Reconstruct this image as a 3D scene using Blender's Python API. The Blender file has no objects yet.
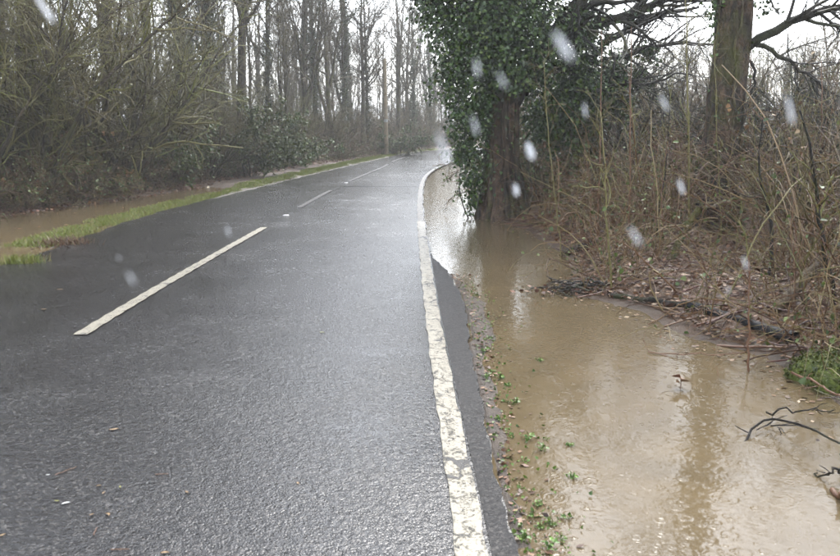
import bpy, math, random
import numpy as np
from mathutils import Vector
R = math.radians
rng = np.random.default_rng(7)
random.seed(7)
scene = bpy.context.scene
col = scene.collection

# ------------------------------------------------------------------ camera, sky, sun, exposure
F = 800.0 / 840.0            # focal length in picture widths
PITCH = math.atan(156.0 / 800.0)
CAM_H = 1.6
cam_data = bpy.data.cameras.new('camera')
cam_data.sensor_width = 36.0
cam_data.lens = 36.0 * F
cam_data.clip_start = 0.05
cam_data.clip_end = 2000.0
cam_data.dof.use_dof = True
cam_data.dof.focus_distance = 11.0
cam_data.dof.aperture_fstop = 5.0
cam = bpy.data.objects.new('camera', cam_data)
cam.location = (0, 0, CAM_H)
cam.rotation_euler = (R(90) - PITCH, 0, 0)
col.objects.link(cam)
scene.camera = cam

SUN_EL, SUN_AZ = R(48), R(20)
world = bpy.data.worlds.new('World')
scene.world = world
world.use_nodes = True
wn, wl = world.node_tree.nodes, world.node_tree.links
sky = wn.new('ShaderNodeTexSky')
sky.sky_type = 'NISHITA'
sky.sun_disc = False
sky.sun_elevation = SUN_EL
sky.sun_rotation = SUN_AZ
sky.air_density = 1.0
sky.dust_density = 1.0
sky.ozone_density = 1.0
hs = wn.new('ShaderNodeHueSaturation')
hs.inputs['Saturation'].default_value = 0.30      # overcast: the cloud lid takes the blue out
wl.new(sky.outputs['Color'], hs.inputs['Color'])
wl.new(hs.outputs['Color'], wn['Background'].inputs['Color'])
wn['Background'].inputs['Strength'].default_value = 0.15

sun_data = bpy.data.lights.new('sun', 'SUN')
sun_data.energy = 0.8
sun_data.angle = R(25)
sun_data.color = (1.0, 0.97, 0.93)
sun = bpy.data.objects.new('sun', sun_data)
sd = Vector((math.sin(SUN_AZ) * math.cos(SUN_EL), math.cos(SUN_AZ) * math.cos(SUN_EL), math.sin(SUN_EL)))
sun.rotation_euler = sd.to_track_quat('Z', 'Y').to_euler()
sun.location = (0, 0, 40)
col.objects.link(sun)

vs = scene.view_settings
vs.view_transform = 'Standard'
vs.look = 'None'
vs.gamma = 1.0
vs.use_curve_mapping = False
vs.exposure = 2.32
cy = scene.cycles
cy.use_denoising = True
cy.denoising_prefilter = 'FAST'
cy.use_adaptive_sampling = True
cy.adaptive_threshold = 0.03
cy.adaptive_min_samples = 16
cy.max_bounces = 4
cy.diffuse_bounces = 1
cy.glossy_bounces = 2
cy.transmission_bounces = 3
cy.transparent_max_bounces = 6
cy.volume_bounces = 0
cy.caustics_reflective = False
cy.caustics_refractive = False
cy.sample_clamp_indirect = 4.0

# ------------------------------------------------------------------ measuring helpers
SP, CP = math.sin(PITCH), math.cos(PITCH)
def ray(u, v):
    dx, dy = (u - 420) / 800.0, (278 - v) / 800.0
    return dx, CP + dy * SP, -SP + dy * CP
def G(u, v, z=0.0):                       # where a line of sight meets level z
    a, b, c = ray(u, v)
    t = (z - CAM_H) / c
    return (a * t, b * t, z)
def P(u, v, Y):                           # the point of a line of sight at distance Y
    a, b, c = ray(u, v)
    t = Y / b
    return (a * t, Y, CAM_H + c * t)
def curve(pts):
    pts = sorted(pts)
    ys = np.array([p[0] for p in pts], float); xs = np.array([p[1] for p in pts], float)
    m = np.gradient(xs, ys)
    def f(y):
        y = np.asarray(y, float)
        i = np.clip(np.searchsorted(ys, y) - 1, 0, len(ys) - 2)
        h = ys[i + 1] - ys[i]; t = np.clip((y - ys[i]) / h, 0, 1)
        r = ((2*t**3 - 3*t**2 + 1) * xs[i] + (t**3 - 2*t**2 + t) * h * m[i]
             + (-2*t**3 + 3*t**2) * xs[i+1] + (t**3 - t**2) * h * m[i+1])
        return np.where(y < ys[0], xs[0] + (y - ys[0]) * 0, np.where(y > ys[-1], xs[-1] + (y - ys[-1]) * m[-1], r))
    return f
def gy(u, v):
    p = G(u, v); return (p[1], p[0])
xL = curve([(-30, -5.0), (0, -4.75), gy(0, 268), gy(150, 215), gy(250, 190), gy(350, 166), gy(386, 158), gy(417, 152),
            (52, 3.4), (62, 9.5), (72, 19), (80, 31)])
xC = curve([(-30, -2.6), (0, -2.52), gy(85, 333), gy(264, 228), gy(346, 183), gy(380, 168.5), (38, -0.5), (47, 2.6), (57, 9), (67, 19), (75, 31)])
xR = curve([(-30, 0.3), (0, 0.24), gy(470, 540), gy(441, 370), gy(424, 250), gy(420, 200), gy(422, 184), gy(426, 176), gy(441, 166),
            (33.7, 1.45), (38, 2.5), (43, 4.6), (52, 10.5), (62, 20), (70, 31)])
def xE(y):                                # broken outer edge of the asphalt on the right
    y = np.asarray(y, float)
    e = np.interp(y, [-30, 2.9, 4.5, 6.2, 7.4, 8.6, 9.6, 11, 90], [.17, .17, .20, .27, .31, .22, .10, .07, .07])
    return xR(y) + e + .010 * np.sin(y * 3.1) + .007 * np.sin(y * 11.7 + 1) + .006 * np.sin(y * 27) + .004 * np.sin(y * 61)

_ph = rng.uniform(0, 6.28, (24, 3))
def wob(x, y, scale=1.0, n=10):
    s = 0.0; amp = 1.0; tot = 0.0
    for i in range(n):
        k = (1.0 * 1.42 ** i) / scale
        a = _ph[i, 0] * 3
        s = s + amp * np.sin((x * math.cos(a) + y * math.sin(a)) * k + _ph[i, 1]) * np.cos((x * math.sin(a) - y * math.cos(a)) * k * .8 + _ph[i, 2])
        tot += amp; amp *= .78
    return s / tot * 2.0
def sdf(poly, x, y):                      # negative inside
    poly = np.array(poly, float); d = np.full(x.shape, 1e9); ins = np.zeros(x.shape, bool)
    for i in range(len(poly)):
        ax, ay = poly[i - 1]; bx, by = poly[i]
        ex, ey = bx - ax, by - ay
        t = np.clip(((x - ax) * ex + (y - ay) * ey) / (ex * ex + ey * ey + 1e-12), 0, 1)
        d = np.minimum(d, np.hypot(x - ax - t * ex, y - ay - t * ey))
        c = ((ay > y) != (by > y)) & (x < (bx - ax) * (y - ay) / (by - ay + 1e-12) + ax)
        ins ^= c
    return np.where(ins, -d, d)
def sstep(a, b, x):
    t = np.clip((x - a) / (b - a), 0, 1); return t * t * (3 - 2 * t)

WATER_Z = -0.03
bank_px = [(462, 150), (461, 172), (464, 192), (470, 207), (485, 217), (508, 223), (534, 234), (560, 252), (570, 272), (572, 296), (612, 304),
           (648, 315), (680, 336), (722, 348), (764, 360), (796, 378), (838, 412), (900, 452), (1010, 520), (1250, 640)]
bank = [G(u, v, WATER_Z)[:2] for u, v in bank_px]
RIGHT_POOL = [(9, 48)] + bank + [(2.6, -30), (.33, -30), (.40, 0), (.40, 3), (.47, 5), (.55, 7), (.35, 9.5), (0.05, 11), (-.05, 22), (.1, 30), (3.5, 40)]
puddle_px = [(-150, 322), (0, 264), (58, 243), (110, 231), (170, 213), (228, 189), (206, 187), (150, 196), (100, 201), (60, 207), (0, 216), (-200, 240)]
LEFT_POOL = [G(u, v, WATER_Z)[:2] for u, v in puddle_px]
wood_px = [(-400, 245), (-200, 232), (0, 213), (60, 205), (100, 199), (150, 192), (200, 184), (250, 175), (300, 166), (350, 159.5), (385, 155), (420, 149.5)]
WOOD_EDGE = [(-16, -30), (-12.5, 0)] + [G(u, v)[:2] for u, v in wood_px] + [(3.4, 55), (9, 66), (18, 75), (30, 84)]
xW = curve([(p[1], p[0]) for p in WOOD_EDGE])

def ground_z(x, y):
    x = np.asarray(x, float); y = np.asarray(y, float)
    n = wob(x, y, .9); nf = wob(x, y, .22)
    l, r = xL(y), xE(y)
    # left verge, puddle and wood floor
    dl = l - x
    zl = .05 * sstep(.0, .35, dl) + .25 * sstep(1.5, 7, dl) + n * .05 * sstep(.5, 3, dl) + nf * .02 * sstep(.1, .6, dl)
    pl = sdf(LEFT_POOL, x, y)
    zl = np.where(pl < .5, np.minimum(zl, WATER_Z + np.clip(pl, -.5, .5) * .16 + nf * .014 + n * .012), zl)
    # right: flooded ditch and bank
    pr = sdf(RIGHT_POOL, x, y) + nf * .05 + n * .06
    dr = x - r
    inland = np.where(dr > .9, np.clip(pr, 0, 99), 0)
    zr = WATER_Z + np.where(pr < 0, np.clip(pr, -.8, 0) * .25, 0) + .16 * sstep(0, .7, inland) + .5 * sstep(1, 9, inland) \
        + (n * .05 + nf * .025) * sstep(.1, 1.5, inland)
    marg = np.where((dr <= .9) & (pr > 0), np.clip(pr, 0, .2) * .12, 0)
    zr = zr + marg
    z = np.where(dl > 0, zl - .012, np.where(dr > 0, np.minimum(zr, np.where(dr < .25, np.where(y < 8.6, -.014 + nf * .006, -.06), 9)), -.05))
    far = sstep(90, 260, np.hypot(x, y))
    return z * (1 - far) + far * .3
def gz(x, y): return float(ground_z(np.array([x]), np.array([y]))[0])

# ------------------------------------------------------------------ mesh helpers
def mesh_quads(name, V, Q, mat, smooth=True, mats=None):
    V = np.ascontiguousarray(V, np.float32); Q = np.ascontiguousarray(Q, np.int32)
    me = bpy.data.meshes.new(name)
    k = Q.shape[1]
    me.vertices.add(len(V)); me.vertices.foreach_set('co', V.ravel())
    me.loops.add(Q.size); me.loops.foreach_set('vertex_index', Q.ravel())
    me.polygons.add(len(Q)); me.polygons.foreach_set('loop_start', np.arange(0, Q.size, k, dtype=np.int32))
    me.polygons.foreach_set('loop_total', np.full(len(Q), k, np.int32))
    if smooth: me.polygons.foreach_set('use_smooth', np.ones(len(Q), bool))
    me.update(calc_edges=True)
    if mat: me.materials.append(mat)
    return me
def link(name, me, parent=None, loc=None, kind=None, label=None, cat=None, group=None):
    o = bpy.data.objects.new(name, me); col.objects.link(o)
    if parent: o.parent = parent
    if loc is not None: o.location = loc
    tag(o, label, cat, group, kind)
    return o
def tag(o, label=None, cat=None, group=None, kind=None):
    for k, v in (('label', label), ('category', cat), ('group', group), ('kind', kind)):
        if v: o[k] = v
    return o
def base_name(o): return o.name.split('.')[0]
def nest(root, part, names):              # hang sub-parts under the part that carries them
    kids = [o for o in col.objects if o.parent == root]; top = [o for o in kids if base_name(o) == part][0]
    for o in kids:
        if base_name(o) in names: o.parent = top
class Buf:
    def __init__(s): s.V = []; s.Q = []; s.n = 0
    def add(s, V, Q):
        s.V.append(V); s.Q.append(Q + s.n); s.n += len(V); return s
    def mesh(s, name, mat, smooth=True): return mesh_quads(name, np.concatenate(s.V), np.concatenate(s.Q), mat, smooth)
def norm(a): return a / (np.linalg.norm(a, axis=-1, keepdims=True) + 1e-9)
def tubes(buf, paths, rad, sides=3, lobes=None):
    paths = np.asarray(paths, float); rad = np.asarray(rad, float)
    if paths.ndim == 2: paths = paths[None]; rad = rad[None]
    N, k, _ = paths.shape
    T = np.empty_like(paths)
    T[:, 1:-1] = paths[:, 2:] - paths[:, :-2]; T[:, 0] = paths[:, 1] - paths[:, 0]; T[:, -1] = paths[:, -1] - paths[:, -2]
    T = norm(T)
    tm = norm(T.mean(1))
    ref = np.where(np.abs(tm[:, 2:3]) > .7, np.array([[1., 0, 0]]), np.array([[0, 0, 1.]]))
    n1 = norm(np.cross(T, ref[:, None, :])); n2 = np.cross(T, n1)
    a = np.arange(sides) / sides * 2 * math.pi
    rr = rad[:, :, None] * (np.ones((1, 1, sides)) if lobes is None else lobes)
    V = paths[:, :, None, :] + rr[..., None] * (np.cos(a)[None, None, :, None] * n1[:, :, None, :] + np.sin(a)[None, None, :, None] * n2[:, :, None, :])
    i = np.arange(N)[:, None, None] * k * sides; j = np.arange(k - 1)[None, :, None] * sides; s = np.arange(sides)[None, None, :]; s2 = (s + 1) % sides
    q = np.stack([i + j + s, i + j + s2, i + j + sides + s2, i + j + sides + s], -1).reshape(-1, 4)
    buf.add(V.reshape(-1, 3), q)
def caps(buf, p, d, r, sides=10):         # flat end of a tube as quads round the centre
    d = norm(np.array(d, float)); ref = np.array([1., 0, 0]) if abs(d[2]) > .7 else np.array([0, 0, 1.])
    n1 = norm(np.cross(d, ref)); n2 = np.cross(d, n1)
    a = np.arange(sides) / sides * 2 * math.pi
    V = np.vstack([np.array(p)[None], np.array(p) + r * (np.cos(a)[:, None] * n1 + np.sin(a)[:, None] * n2)])
    buf.add(V, np.array([[0, 1 + 2*i, 2 + 2*i, 1 + (2*i + 2) % sides] for i in range(sides // 2)]))
def grow(par, prad, n, t0, t1, L, ang, segs, up=0., noise=.25, ratio=.55, rmin=.004, tip=.35, rg=rng, droop=0., tpow=1.0):
    """n side shoots spread over the parent paths, longer ones lower down"""
    N, k, _ = par.shape
    idx = rg.integers(0, N, n) if N > 1 else np.zeros(n, int)
    tt = t0 + (t1 - t0) * rg.random(n) ** tpow
    f = tt * (k - 1); i0 = np.clip(f.astype(int), 0, k - 2); fr = (f - i0)[:, None]
    a, b = par[idx, i0], par[idx, i0 + 1]
    p = a + (b - a) * fr; tan = norm(b - a)
    pr = prad[idx, i0] * (1 - fr[:, 0]) + prad[idx, i0 + 1] * fr[:, 0]
    rv = norm(rg.normal(size=(n, 3))); perp = norm(np.cross(tan, rv))
    A = (np.array(ang[0]) + (ang[1] - ang[0]) * rg.random(n))[:, None]
    d = norm(tan * np.cos(A) + perp * np.sin(A))
    ln = (L[0] + (L[1] - L[0]) * rg.random(n)) * (1.15 - .6 * (tt - t0) / max(t1 - t0, 1e-6))
    out = np.empty((n, segs + 1, 3)); out[:, 0] = p
    bend = rg.normal(size=(n, 3)) * noise * .5
    for s in range(segs):
        d = norm(d + rg.normal(size=(n, 3)) * noise + bend / segs + np.array([0, 0, up / segs]) - np.array([0, 0, droop * (s / segs)]))
        p = p + d * (ln / segs)[:, None]; out[:, s + 1] = p
    r0 = np.maximum(pr * ratio, rmin)
    rad = r0[:, None] * (1 + (tip - 1) * np.linspace(0, 1, segs + 1)[None]); rad = np.maximum(rad, rmin * .6)
    return out, rad
def leaves(buf, pos, out, size, rg=rng, droop=.5, spread=.7, fold=.18):
    """six-cornered folded leaves"""
    n = len(pos)
    d = norm(out * .6 + rg.normal(size=(n, 3)) * spread + np.array([0, 0, -droop]))
    nn = norm(out + rg.normal(size=(n, 3)) * spread * .8 + np.array([0, 0, .5]))
    sd_ = norm(np.cross(d, nn)); nn = np.cross(sd_, d)
    s = (size[0] + (size[1] - size[0]) * rg.random(n))[:, None]
    W = s * (.34 + .14 * rg.random((n, 1)))
    base = pos; tip = pos + d * s
    l1 = pos + d * s * .22 + sd_ * W + nn * s * fold; r1 = pos + d * s * .22 - sd_ * W + nn * s * fold
    l2 = pos + d * s * .62 + sd_ * W * .72 + nn * s * fold * .7; r2 = pos + d * s * .62 - sd_ * W * .72 + nn * s * fold * .7
    V = np.stack([base, l1, l2, tip, r2, r1], 1).reshape(-1, 3)
    b = np.arange(n)[:, None] * 6
    buf.add(V, np.concatenate([b + np.array([[0, 3, 2, 1]]), b + np.array([[0, 5, 4, 3]])]))
def small_leaves(buf, pos, size, rg=rng, flat=0.0):
    n = len(pos)
    d = norm(rg.normal(size=(n, 3)) * np.array([1, 1, 1 - flat])); e = norm(np.cross(d, norm(rg.normal(size=(n, 3)) * np.array([1 - flat, 1 - flat, 1]))))
    s = (size[0] + (size[1] - size[0]) * rg.random(n))[:, None]
    V = np.stack([pos - d * s * .5, pos + e * s * .3, pos + d * s * .5, pos - e * s * .3], 1).reshape(-1, 3)
    buf.add(V, np.arange(n)[:, None] * 4 + np.arange(4)[None])
def along(paths, n, rg=rng, t0=0., t1=1.):
    N, k, _ = paths.shape
    i = rg.integers(0, N, n); f = (t0 + (t1 - t0) * rg.random(n)) * (k - 1); j = np.clip(f.astype(int), 0, k - 2)
    return paths[i, j] + (paths[i, j + 1] - paths[i, j]) * (f - j)[:, None]
def smooth_path(pts, n):
    pts = np.array(pts, float); t = np.concatenate([[0], np.cumsum(np.linalg.norm(np.diff(pts, axis=0), axis=1))])
    tt = np.linspace(0, t[-1], n); q = np.stack([np.interp(tt, t, pts[:, i]) for i in range(3)], 1)
    for _ in range(2): q[1:-1] = (q[:-2] + 2 * q[1:-1] + q[2:]) / 4
    return q

# ------------------------------------------------------------------ materials
class NT:
    def __init__(s, name):
        s.m = bpy.data.materials.new(name); s.m.use_nodes = True
        s.t = s.m.node_tree; s.n = s.t.nodes; s.b = s.n['Principled BSDF']; s.out = s.n['Material Output']
    def new(s, typ, **kw):
        nd = s.n.new(typ)
        for k, v in kw.items(): setattr(nd, k, v)
        return nd
    def set(s, nd, key, v):
        if hasattr(v, 'is_output') or isinstance(v, bpy.types.NodeSocket): s.t.links.new(v, nd.inputs[key])
        else: nd.inputs[key].default_value = v
        return nd
    def coord(s): return s.new('ShaderNodeTexCoord').outputs['Object']
    def geo(s, k='Position'): return s.new('ShaderNodeNewGeometry').outputs[k]
    def noise(s, vec, scale, detail=4, rough=.55, out='Fac'):
        nd = s.new('ShaderNodeTexNoise'); s.set(nd, 'Vector', vec); s.set(nd, 'Scale', scale); s.set(nd, 'Detail', detail); s.set(nd, 'Roughness', rough)
        return nd.outputs[out]
    def ramp(s, fac, stops, interp='LINEAR'):
        nd = s.new('ShaderNodeValToRGB'); s.set(nd, 'Fac', fac); e = nd.color_ramp.elements; nd.color_ramp.interpolation = interp
        while len(e) < len(stops): e.new(.5)
        for i, (p, c) in enumerate(stops):
            e[i].position = p; e[i].color = (*c, 1) if hasattr(c, '__len__') else (c, c, c, 1)
        return nd.outputs['Color']
    def mix(s, f, a, b, blend='MIX'):
        nd = s.new('ShaderNodeMix', data_type='RGBA', blend_type=blend)
        for k, v in ((0, f), (6, a), (7, b)):
            if isinstance(v, bpy.types.NodeSocket): s.t.links.new(v, nd.inputs[k])
            else: nd.inputs[k].default_value = v if k == 0 or len(v) == 4 else (*v, 1)
        return nd.outputs[2]
    def math(s, op, a, b=0., c=0.):
        nd = s.new('ShaderNodeMath', operation=op)
        for i, v in enumerate((a, b, c)):
            if isinstance(v, bpy.types.NodeSocket): s.t.links.new(v, nd.inputs[i])
            else: nd.inputs[i].default_value = v
        return nd.outputs[0]
    def bump(s, h, strength, dist, nrm=None):
        nd = s.new('ShaderNodeBump'); s.set(nd, 'Height', h); s.set(nd, 'Strength', strength); s.set(nd, 'Distance', dist)
        if nrm is not None: s.set(nd, 'Normal', nrm)
        return nd.outputs['Normal']
    def done(s, base=None, rough=None, nrm=None, spec=None, ior=None):
        for k, v in (('Base Color', base), ('Roughness', rough), ('Normal', nrm), ('Specular IOR Level', spec), ('IOR', ior)):
            if v is None: continue
            if k == 'Base Color' and not isinstance(v, bpy.types.NodeSocket): v = (*v, 1)
            s.set(s.b, k, v)
        return s.m

def mat_island(name, stops, rough=.6, spec=.3, trans=None):
    """colour varies from piece to piece (twig, leaf, blade)"""
    m = NT(name)
    c = m.ramp(m.geo('Random Per Island'), stops)
    inf = m.new('ShaderNodeObjectInfo').outputs['Random']
    hv = m.new('ShaderNodeHueSaturation'); m.set(hv, 'Color', c); m.set(hv, 'Value', m.math('MULTIPLY_ADD', inf, .35, .82))
    m.set(hv, 'Hue', m.math('MULTIPLY_ADD', inf, .03, .485))
    return m.done(hv.outputs['Color'], rough, spec=spec)

def mat_bark(name, dark, light, moss, moss_amt=.5, rough=.75, vert=9.0):
    m = NT(name); co = m.coord()
    mp = m.new('ShaderNodeMapping'); m.set(mp, 'Vector', co); m.set(mp, 'Scale', (1, 1, .26))
    n1 = m.noise(mp.outputs[0], vert, 6, .65)
    n2 = m.noise(co, 2.3, 5, .6)
    c = m.mix(m.ramp(m.noise(co, 7., 5, .7), [(.40, 0.), (.62, .75)]), m.ramp(n1, [(.40, dark), (.64, light)]), dark)
    mk = m.ramp(n2, [(.60 - moss_amt * .25, 0.), (.74 - moss_amt * .2, 1.)])
    nz = m.noise(co, 30, 3)
    mc = m.mix(nz, moss, tuple(v * .5 for v in moss))
    c = m.mix(m.math('MULTIPLY', mk, .85), c, mc)
    inf = m.new('ShaderNodeObjectInfo').outputs['Random']
    hv = m.new('ShaderNodeHueSaturation'); m.set(hv, 'Color', c); m.set(hv, 'Value', m.math('MULTIPLY_ADD', inf, .4, .8))
    return m.done(hv.outputs['Color'], rough, m.bump(m.math('ADD', n1, m.math('MULTIPLY', nz, .4)), 1., .05), spec=.3)

def ring_layer(m, vec, scale, width, seed):
    """rings spreading from raindrops: one drop to a cell, each ring of its own size"""
    mp = m.new('ShaderNodeMapping'); m.set(mp, 'Vector', vec); m.set(mp, 'Location', (seed, seed * .7, 0))
    v = m.new('ShaderNodeTexVoronoi', voronoi_dimensions='2D', feature='F1'); m.set(v, 'Vector', mp.outputs[0]); m.set(v, 'Scale', scale); m.set(v, 'Randomness', 1.0)
    sep = m.new('ShaderNodeSeparateColor'); m.set(sep, 'Color', v.outputs['Color'])
    r0 = m.math('MULTIPLY', sep.outputs[0], .42)
    d = m.math('SUBTRACT', v.outputs['Distance'], r0)
    q = m.math('ABSOLUTE', m.math('MULTIPLY', d, 1.0 / (width * 1.5)))
    env = m.math('MAXIMUM', m.math('SUBTRACT', 1.0, q), 0.0)
    wave = m.math('COSINE', m.math('MULTIPLY', d, 2.6 / width))
    amp = m.math('MULTIPLY', m.math('SUBTRACT', 1.0, sep.outputs[0]), m.math('GREATER_THAN', sep.outputs[1], .25))
    return m.math('MULTIPLY', m.math('MULTIPLY', env, wave), amp)

def mat_water():
    m = NT('muddy_flood_water'); p = m.geo()
    sw = m.new('ShaderNodeTexNoise'); m.set(sw, 'Vector', p); m.set(sw, 'Scale', .8); m.set(sw, 'Detail', 3); m.set(sw, 'Distortion', 2.2); big = sw.outputs['Fac']; mid = m.noise(p, 2.6, 3)
    c = m.mix(m.ramp(big, [(.35, 0.), (.65, 1.)]), (.128, .095, .052), (.110, .083, .047))
    c = m.mix(m.ramp(mid, [(.4, 0.), (.75, .35)]), c, (.075, .057, .034))
    h = m.math('MULTIPLY', ring_layer(m, p, 4.2, .05, 0), .4)
    for sc, w, sd_, am in ((8.5, .085, 3.3, .34), (17.0, .15, 8.1, .3)):
        h = m.math('ADD', h, m.math('MULTIPLY', ring_layer(m, p, sc, w, sd_), am))
    mp = m.new('ShaderNodeMapping'); m.set(mp, 'Vector', p); m.set(mp, 'Scale', (1, .55, 1))
    rip = m.noise(mp.outputs[0], 9.0, 1, .5); rip2 = m.noise(p, 30.0, 1, .5)
    h = m.math('ADD', h, m.math('ADD', m.math('MULTIPLY', rip, 1.2), m.math('MULTIPLY', rip2, .5)))
    return m.done(c, .09, m.bump(h, .2, .011), ior=1.33)

def mat_road(name='wet_asphalt', tone=1.0, matt=0.):
    m = NT(name); p = m.geo()
    big = m.noise(p, .35, 1); mid = m.noise(p, 1.7, 3, .65); spots = m.noise(p, 13., 2, .7)
    vor = m.new('ShaderNodeTexVoronoi', feature='F1'); m.set(vor, 'Vector', p); m.set(vor, 'Scale', 115.)
    fine = m.noise(p, 90., 1, .6)
    sep = m.new('ShaderNodeSeparateColor'); m.set(sep, 'Color', vor.outputs['Color'])
    agg = m.ramp(sep.outputs[0], [(0., (.010 * tone, .010 * tone, .011 * tone)), (.75, (.027 * tone, .026 * tone, .026 * tone)), (1., (.12, .11, .10))])
    c = m.mix(m.ramp(mid, [(.3, 0.), (.7, .5)]), agg, (.018, .0165, .016))
    film = m.ramp(m.math('ADD', m.math('MULTIPLY', mid, .45), m.math('ADD', m.math('MULTIPLY', spots, .3), m.math('MULTIPLY', big, .3))), [(.36, 0.), (.66, 1.)])
    rough = m.math('MULTIPLY_ADD', film, -.12, .275 + matt)
    hgt = m.math('ADD', m.math('MULTIPLY', vor.outputs['Distance'], -.9), fine)
    k = m.math('MULTIPLY_ADD', film, -.62, 1.0)
    mott = m.noise(p, 26., 2, .7)
    h = m.math('MULTIPLY_ADD', mott, 2.2, m.math('MULTIPLY', hgt, k))
    rough = m.math('ADD', rough, m.math('MULTIPLY_ADD', mott, .36, -.18)); c = m.mix(m.ramp(mott, [(.35, .55), (.6, 0.)]), c, (.006, .006, .006))
    nrm = m.bump(h, .6, .0045)
    return m.done(c, rough, nrm, spec=.5 - matt)

def mat_paint(name='worn_road_paint', wear=0.):
    m = NT(name); p = m.geo()
    n = m.noise(p, 16., 5, .7); nb = m.noise(p, 2.2, 3); nf = m.noise(p, 70., 3, .7)
    vor = m.new('ShaderNodeTexVoronoi', feature='DISTANCE_TO_EDGE')
    wv = m.new('ShaderNodeVectorMath', operation='ADD'); m.set(wv, 0, p)
    ns = m.new('ShaderNodeVectorMath', operation='SCALE'); m.set(ns, 0, m.noise(p, 14., 3, .6, 'Color')); m.set(ns, 'Scale', .09); m.set(wv, 1, ns.outputs[0])
    mp = m.new('ShaderNodeMapping'); m.set(mp, 'Vector', wv.outputs[0]); m.set(mp, 'Scale', (1, .45, 1))
    m.set(vor, 'Vector', mp.outputs[0]); m.set(vor, 'Scale', 9.)
    crack = m.ramp(m.math('ADD', vor.outputs['Distance'], m.math('MULTIPLY_ADD', nb, -.9, .52)), [(.0, 1.), (.05, 0.)])
    gone = m.ramp(m.math('ADD', m.math('MULTIPLY', n, .6), m.math('MULTIPLY', nf, .4)), [(.40 + wear, 1.), (.48 + wear, 0.)])
    sepp = m.new('ShaderNodeSeparateXYZ'); m.set(sepp, 'Vector', p)
    w = m.math('MAXIMUM', gone, crack)
    tint = m.ramp(nf, [(.3, (.23, .205, .155)), (.7, (.36, .33, .26))])
    c = m.mix(w, tint, (.03, .028, .026))
    return m.done(c, .38, m.bump(m.math('ADD', m.math('MULTIPLY', w, -1.), nf), .7, .006), spec=.4)

def mat_ground():
    m = NT('wet_ground'); p = m.geo()
    at = m.new('ShaderNodeVertexColor', layer_name='cover'); sep = m.new('ShaderNodeSeparateColor'); m.set(sep, 'Color', at.outputs['Color'])
    n1 = m.noise(p, 5., 6, .65); n2 = m.noise(p, 38., 4, .7); n3 = m.noise(p, 1.2, 4)
    mud = m.ramp(n1, [(.3, (.035, .024, .016)), (.7, (.085, .058, .038))])
    lit = m.ramp(n2, [(.3, (.05, .028, .016)), (.5, (.11, .06, .032)), (.7, (.20, .12, .07))])
    grs = m.ramp(n2, [(.3, (.05, .065, .012)), (.7, (.15, .17, .03))])
    grit = m.ramp(n2, [(.35, (.06, .055, .05)), (.6, (.16, .145, .125)), (.72, (.3, .28, .25))])
    c = m.mix(m.math('MULTIPLY', sep.outputs[0], m.ramp(n3, [(.3, .6), (.6, 1.)])), mud, lit)
    c = m.mix(m.math('MULTIPLY', sep.outputs[1], m.ramp(n1, [(.25, .4), (.5, 1.)])), c, grs)
    c = m.mix(sep.outputs[2], c, grit)
    return m.done(c, m.math('MULTIPLY_ADD', n1, .5, .3), m.bump(m.math('ADD', n1, n2), .8, .03), spec=.35)

def mat_plain(name, c1, c2, scale=12., rough=.6, bump=.3, dist=.01, spec=.4):
    m = NT(name); co = m.coord(); n = m.noise(co, scale, 5, .6)
    return m.done(m.ramp(n, [(.3, c1), (.7, c2)]), rough, m.bump(n, bump, dist), spec=spec)

M_water = mat_water(); M_road = mat_road(); M_road2 = mat_road('wet_asphalt_patch', 1.25); M_paint = mat_paint(); M_paint2 = mat_paint('faded_road_paint', .155); M_ground = mat_ground()
M_bark = mat_bark('wood_bark', (0.032, 0.025, 0.016), (0.125, 0.100, 0.064), (0.085, 0.087, 0.022), .5)
M_bark_ivy = mat_bark('old_trunk_bark', (0.024, 0.016, 0.011), (0.135, 0.085, 0.053), (0.064, 0.064, 0.019), .3, vert=14.)
M_bark_moss = mat_bark('mossy_trunk_bark', (0.016, 0.012, 0.008), (0.105, 0.068, 0.041), (0.060, 0.062, 0.016), .5, vert=11.)
M_twig = mat_island('bare_twigs', [(0, (0.030, 0.022, 0.011)), (.4, (0.098, 0.079, 0.033)), (.75, (0.155, 0.132, 0.054)), (1, (0.135, 0.142, 0.032))])
M_twig_far = mat_island('crown_twigs', [(0, (0.045, 0.035, 0.020)), (.6, (0.105, 0.083, 0.048)), (1, (0.15, 0.122, 0.07))])
M_twig_dark = mat_island('dark_twigs', [(0, (0.010, 0.009, 0.007)), (.7, (0.029, 0.026, 0.019)), (1, (0.038, 0.042, 0.019))])
M_bramble = mat_island('bramble_canes', [(0, (.032, .015, .009)), (.3, (.105, .045, .024)), (.55, (.145, .082, .040)), (.78, (.20, .135, .068)), (.92, (.10, .10, .028)), (1, (.28, .21, .12))], .45, .4)
M_straw = mat_island('straw_whips', [(0, (.028, .017, .010)), (.4, (.088, .055, .029)), (.75, (.145, .098, .050)), (.9, (.09, .09, .026)), (1, (.24, .18, .10))], .45, .4)
M_dark = mat_bark('dark_stem', (.012, .010, .008), (.055, .045, .031), (.045, .052, .015), .4, vert=18.)
M_under = mat_island('undergrowth_canes', [(0, (.055, .034, .02)), (.4, (.135, .088, .046)), (.7, (.18, .132, .066)), (1, (.125, .13, .04))])
M_ivy = mat_island('ivy_leaves', [(0, (.010, .028, .005)), (.5, (.030, .072, .011)), (.85, (.062, .118, .021)), (1, (.115, .155, .042))], .34, .45)
M_ivy_far = mat_island('trunk_ivy', [(0, (0.022, 0.028, 0.010)), (.6, (0.055, 0.066, 0.022)), (1, (0.095, 0.10, 0.038))], .45, .4)
M_green = mat_island('hedge_leaves', [(0, (.030, .048, .013)), (.6, (.072, .105, .026)), (1, (.13, .15, .045))], .45, .4)
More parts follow.
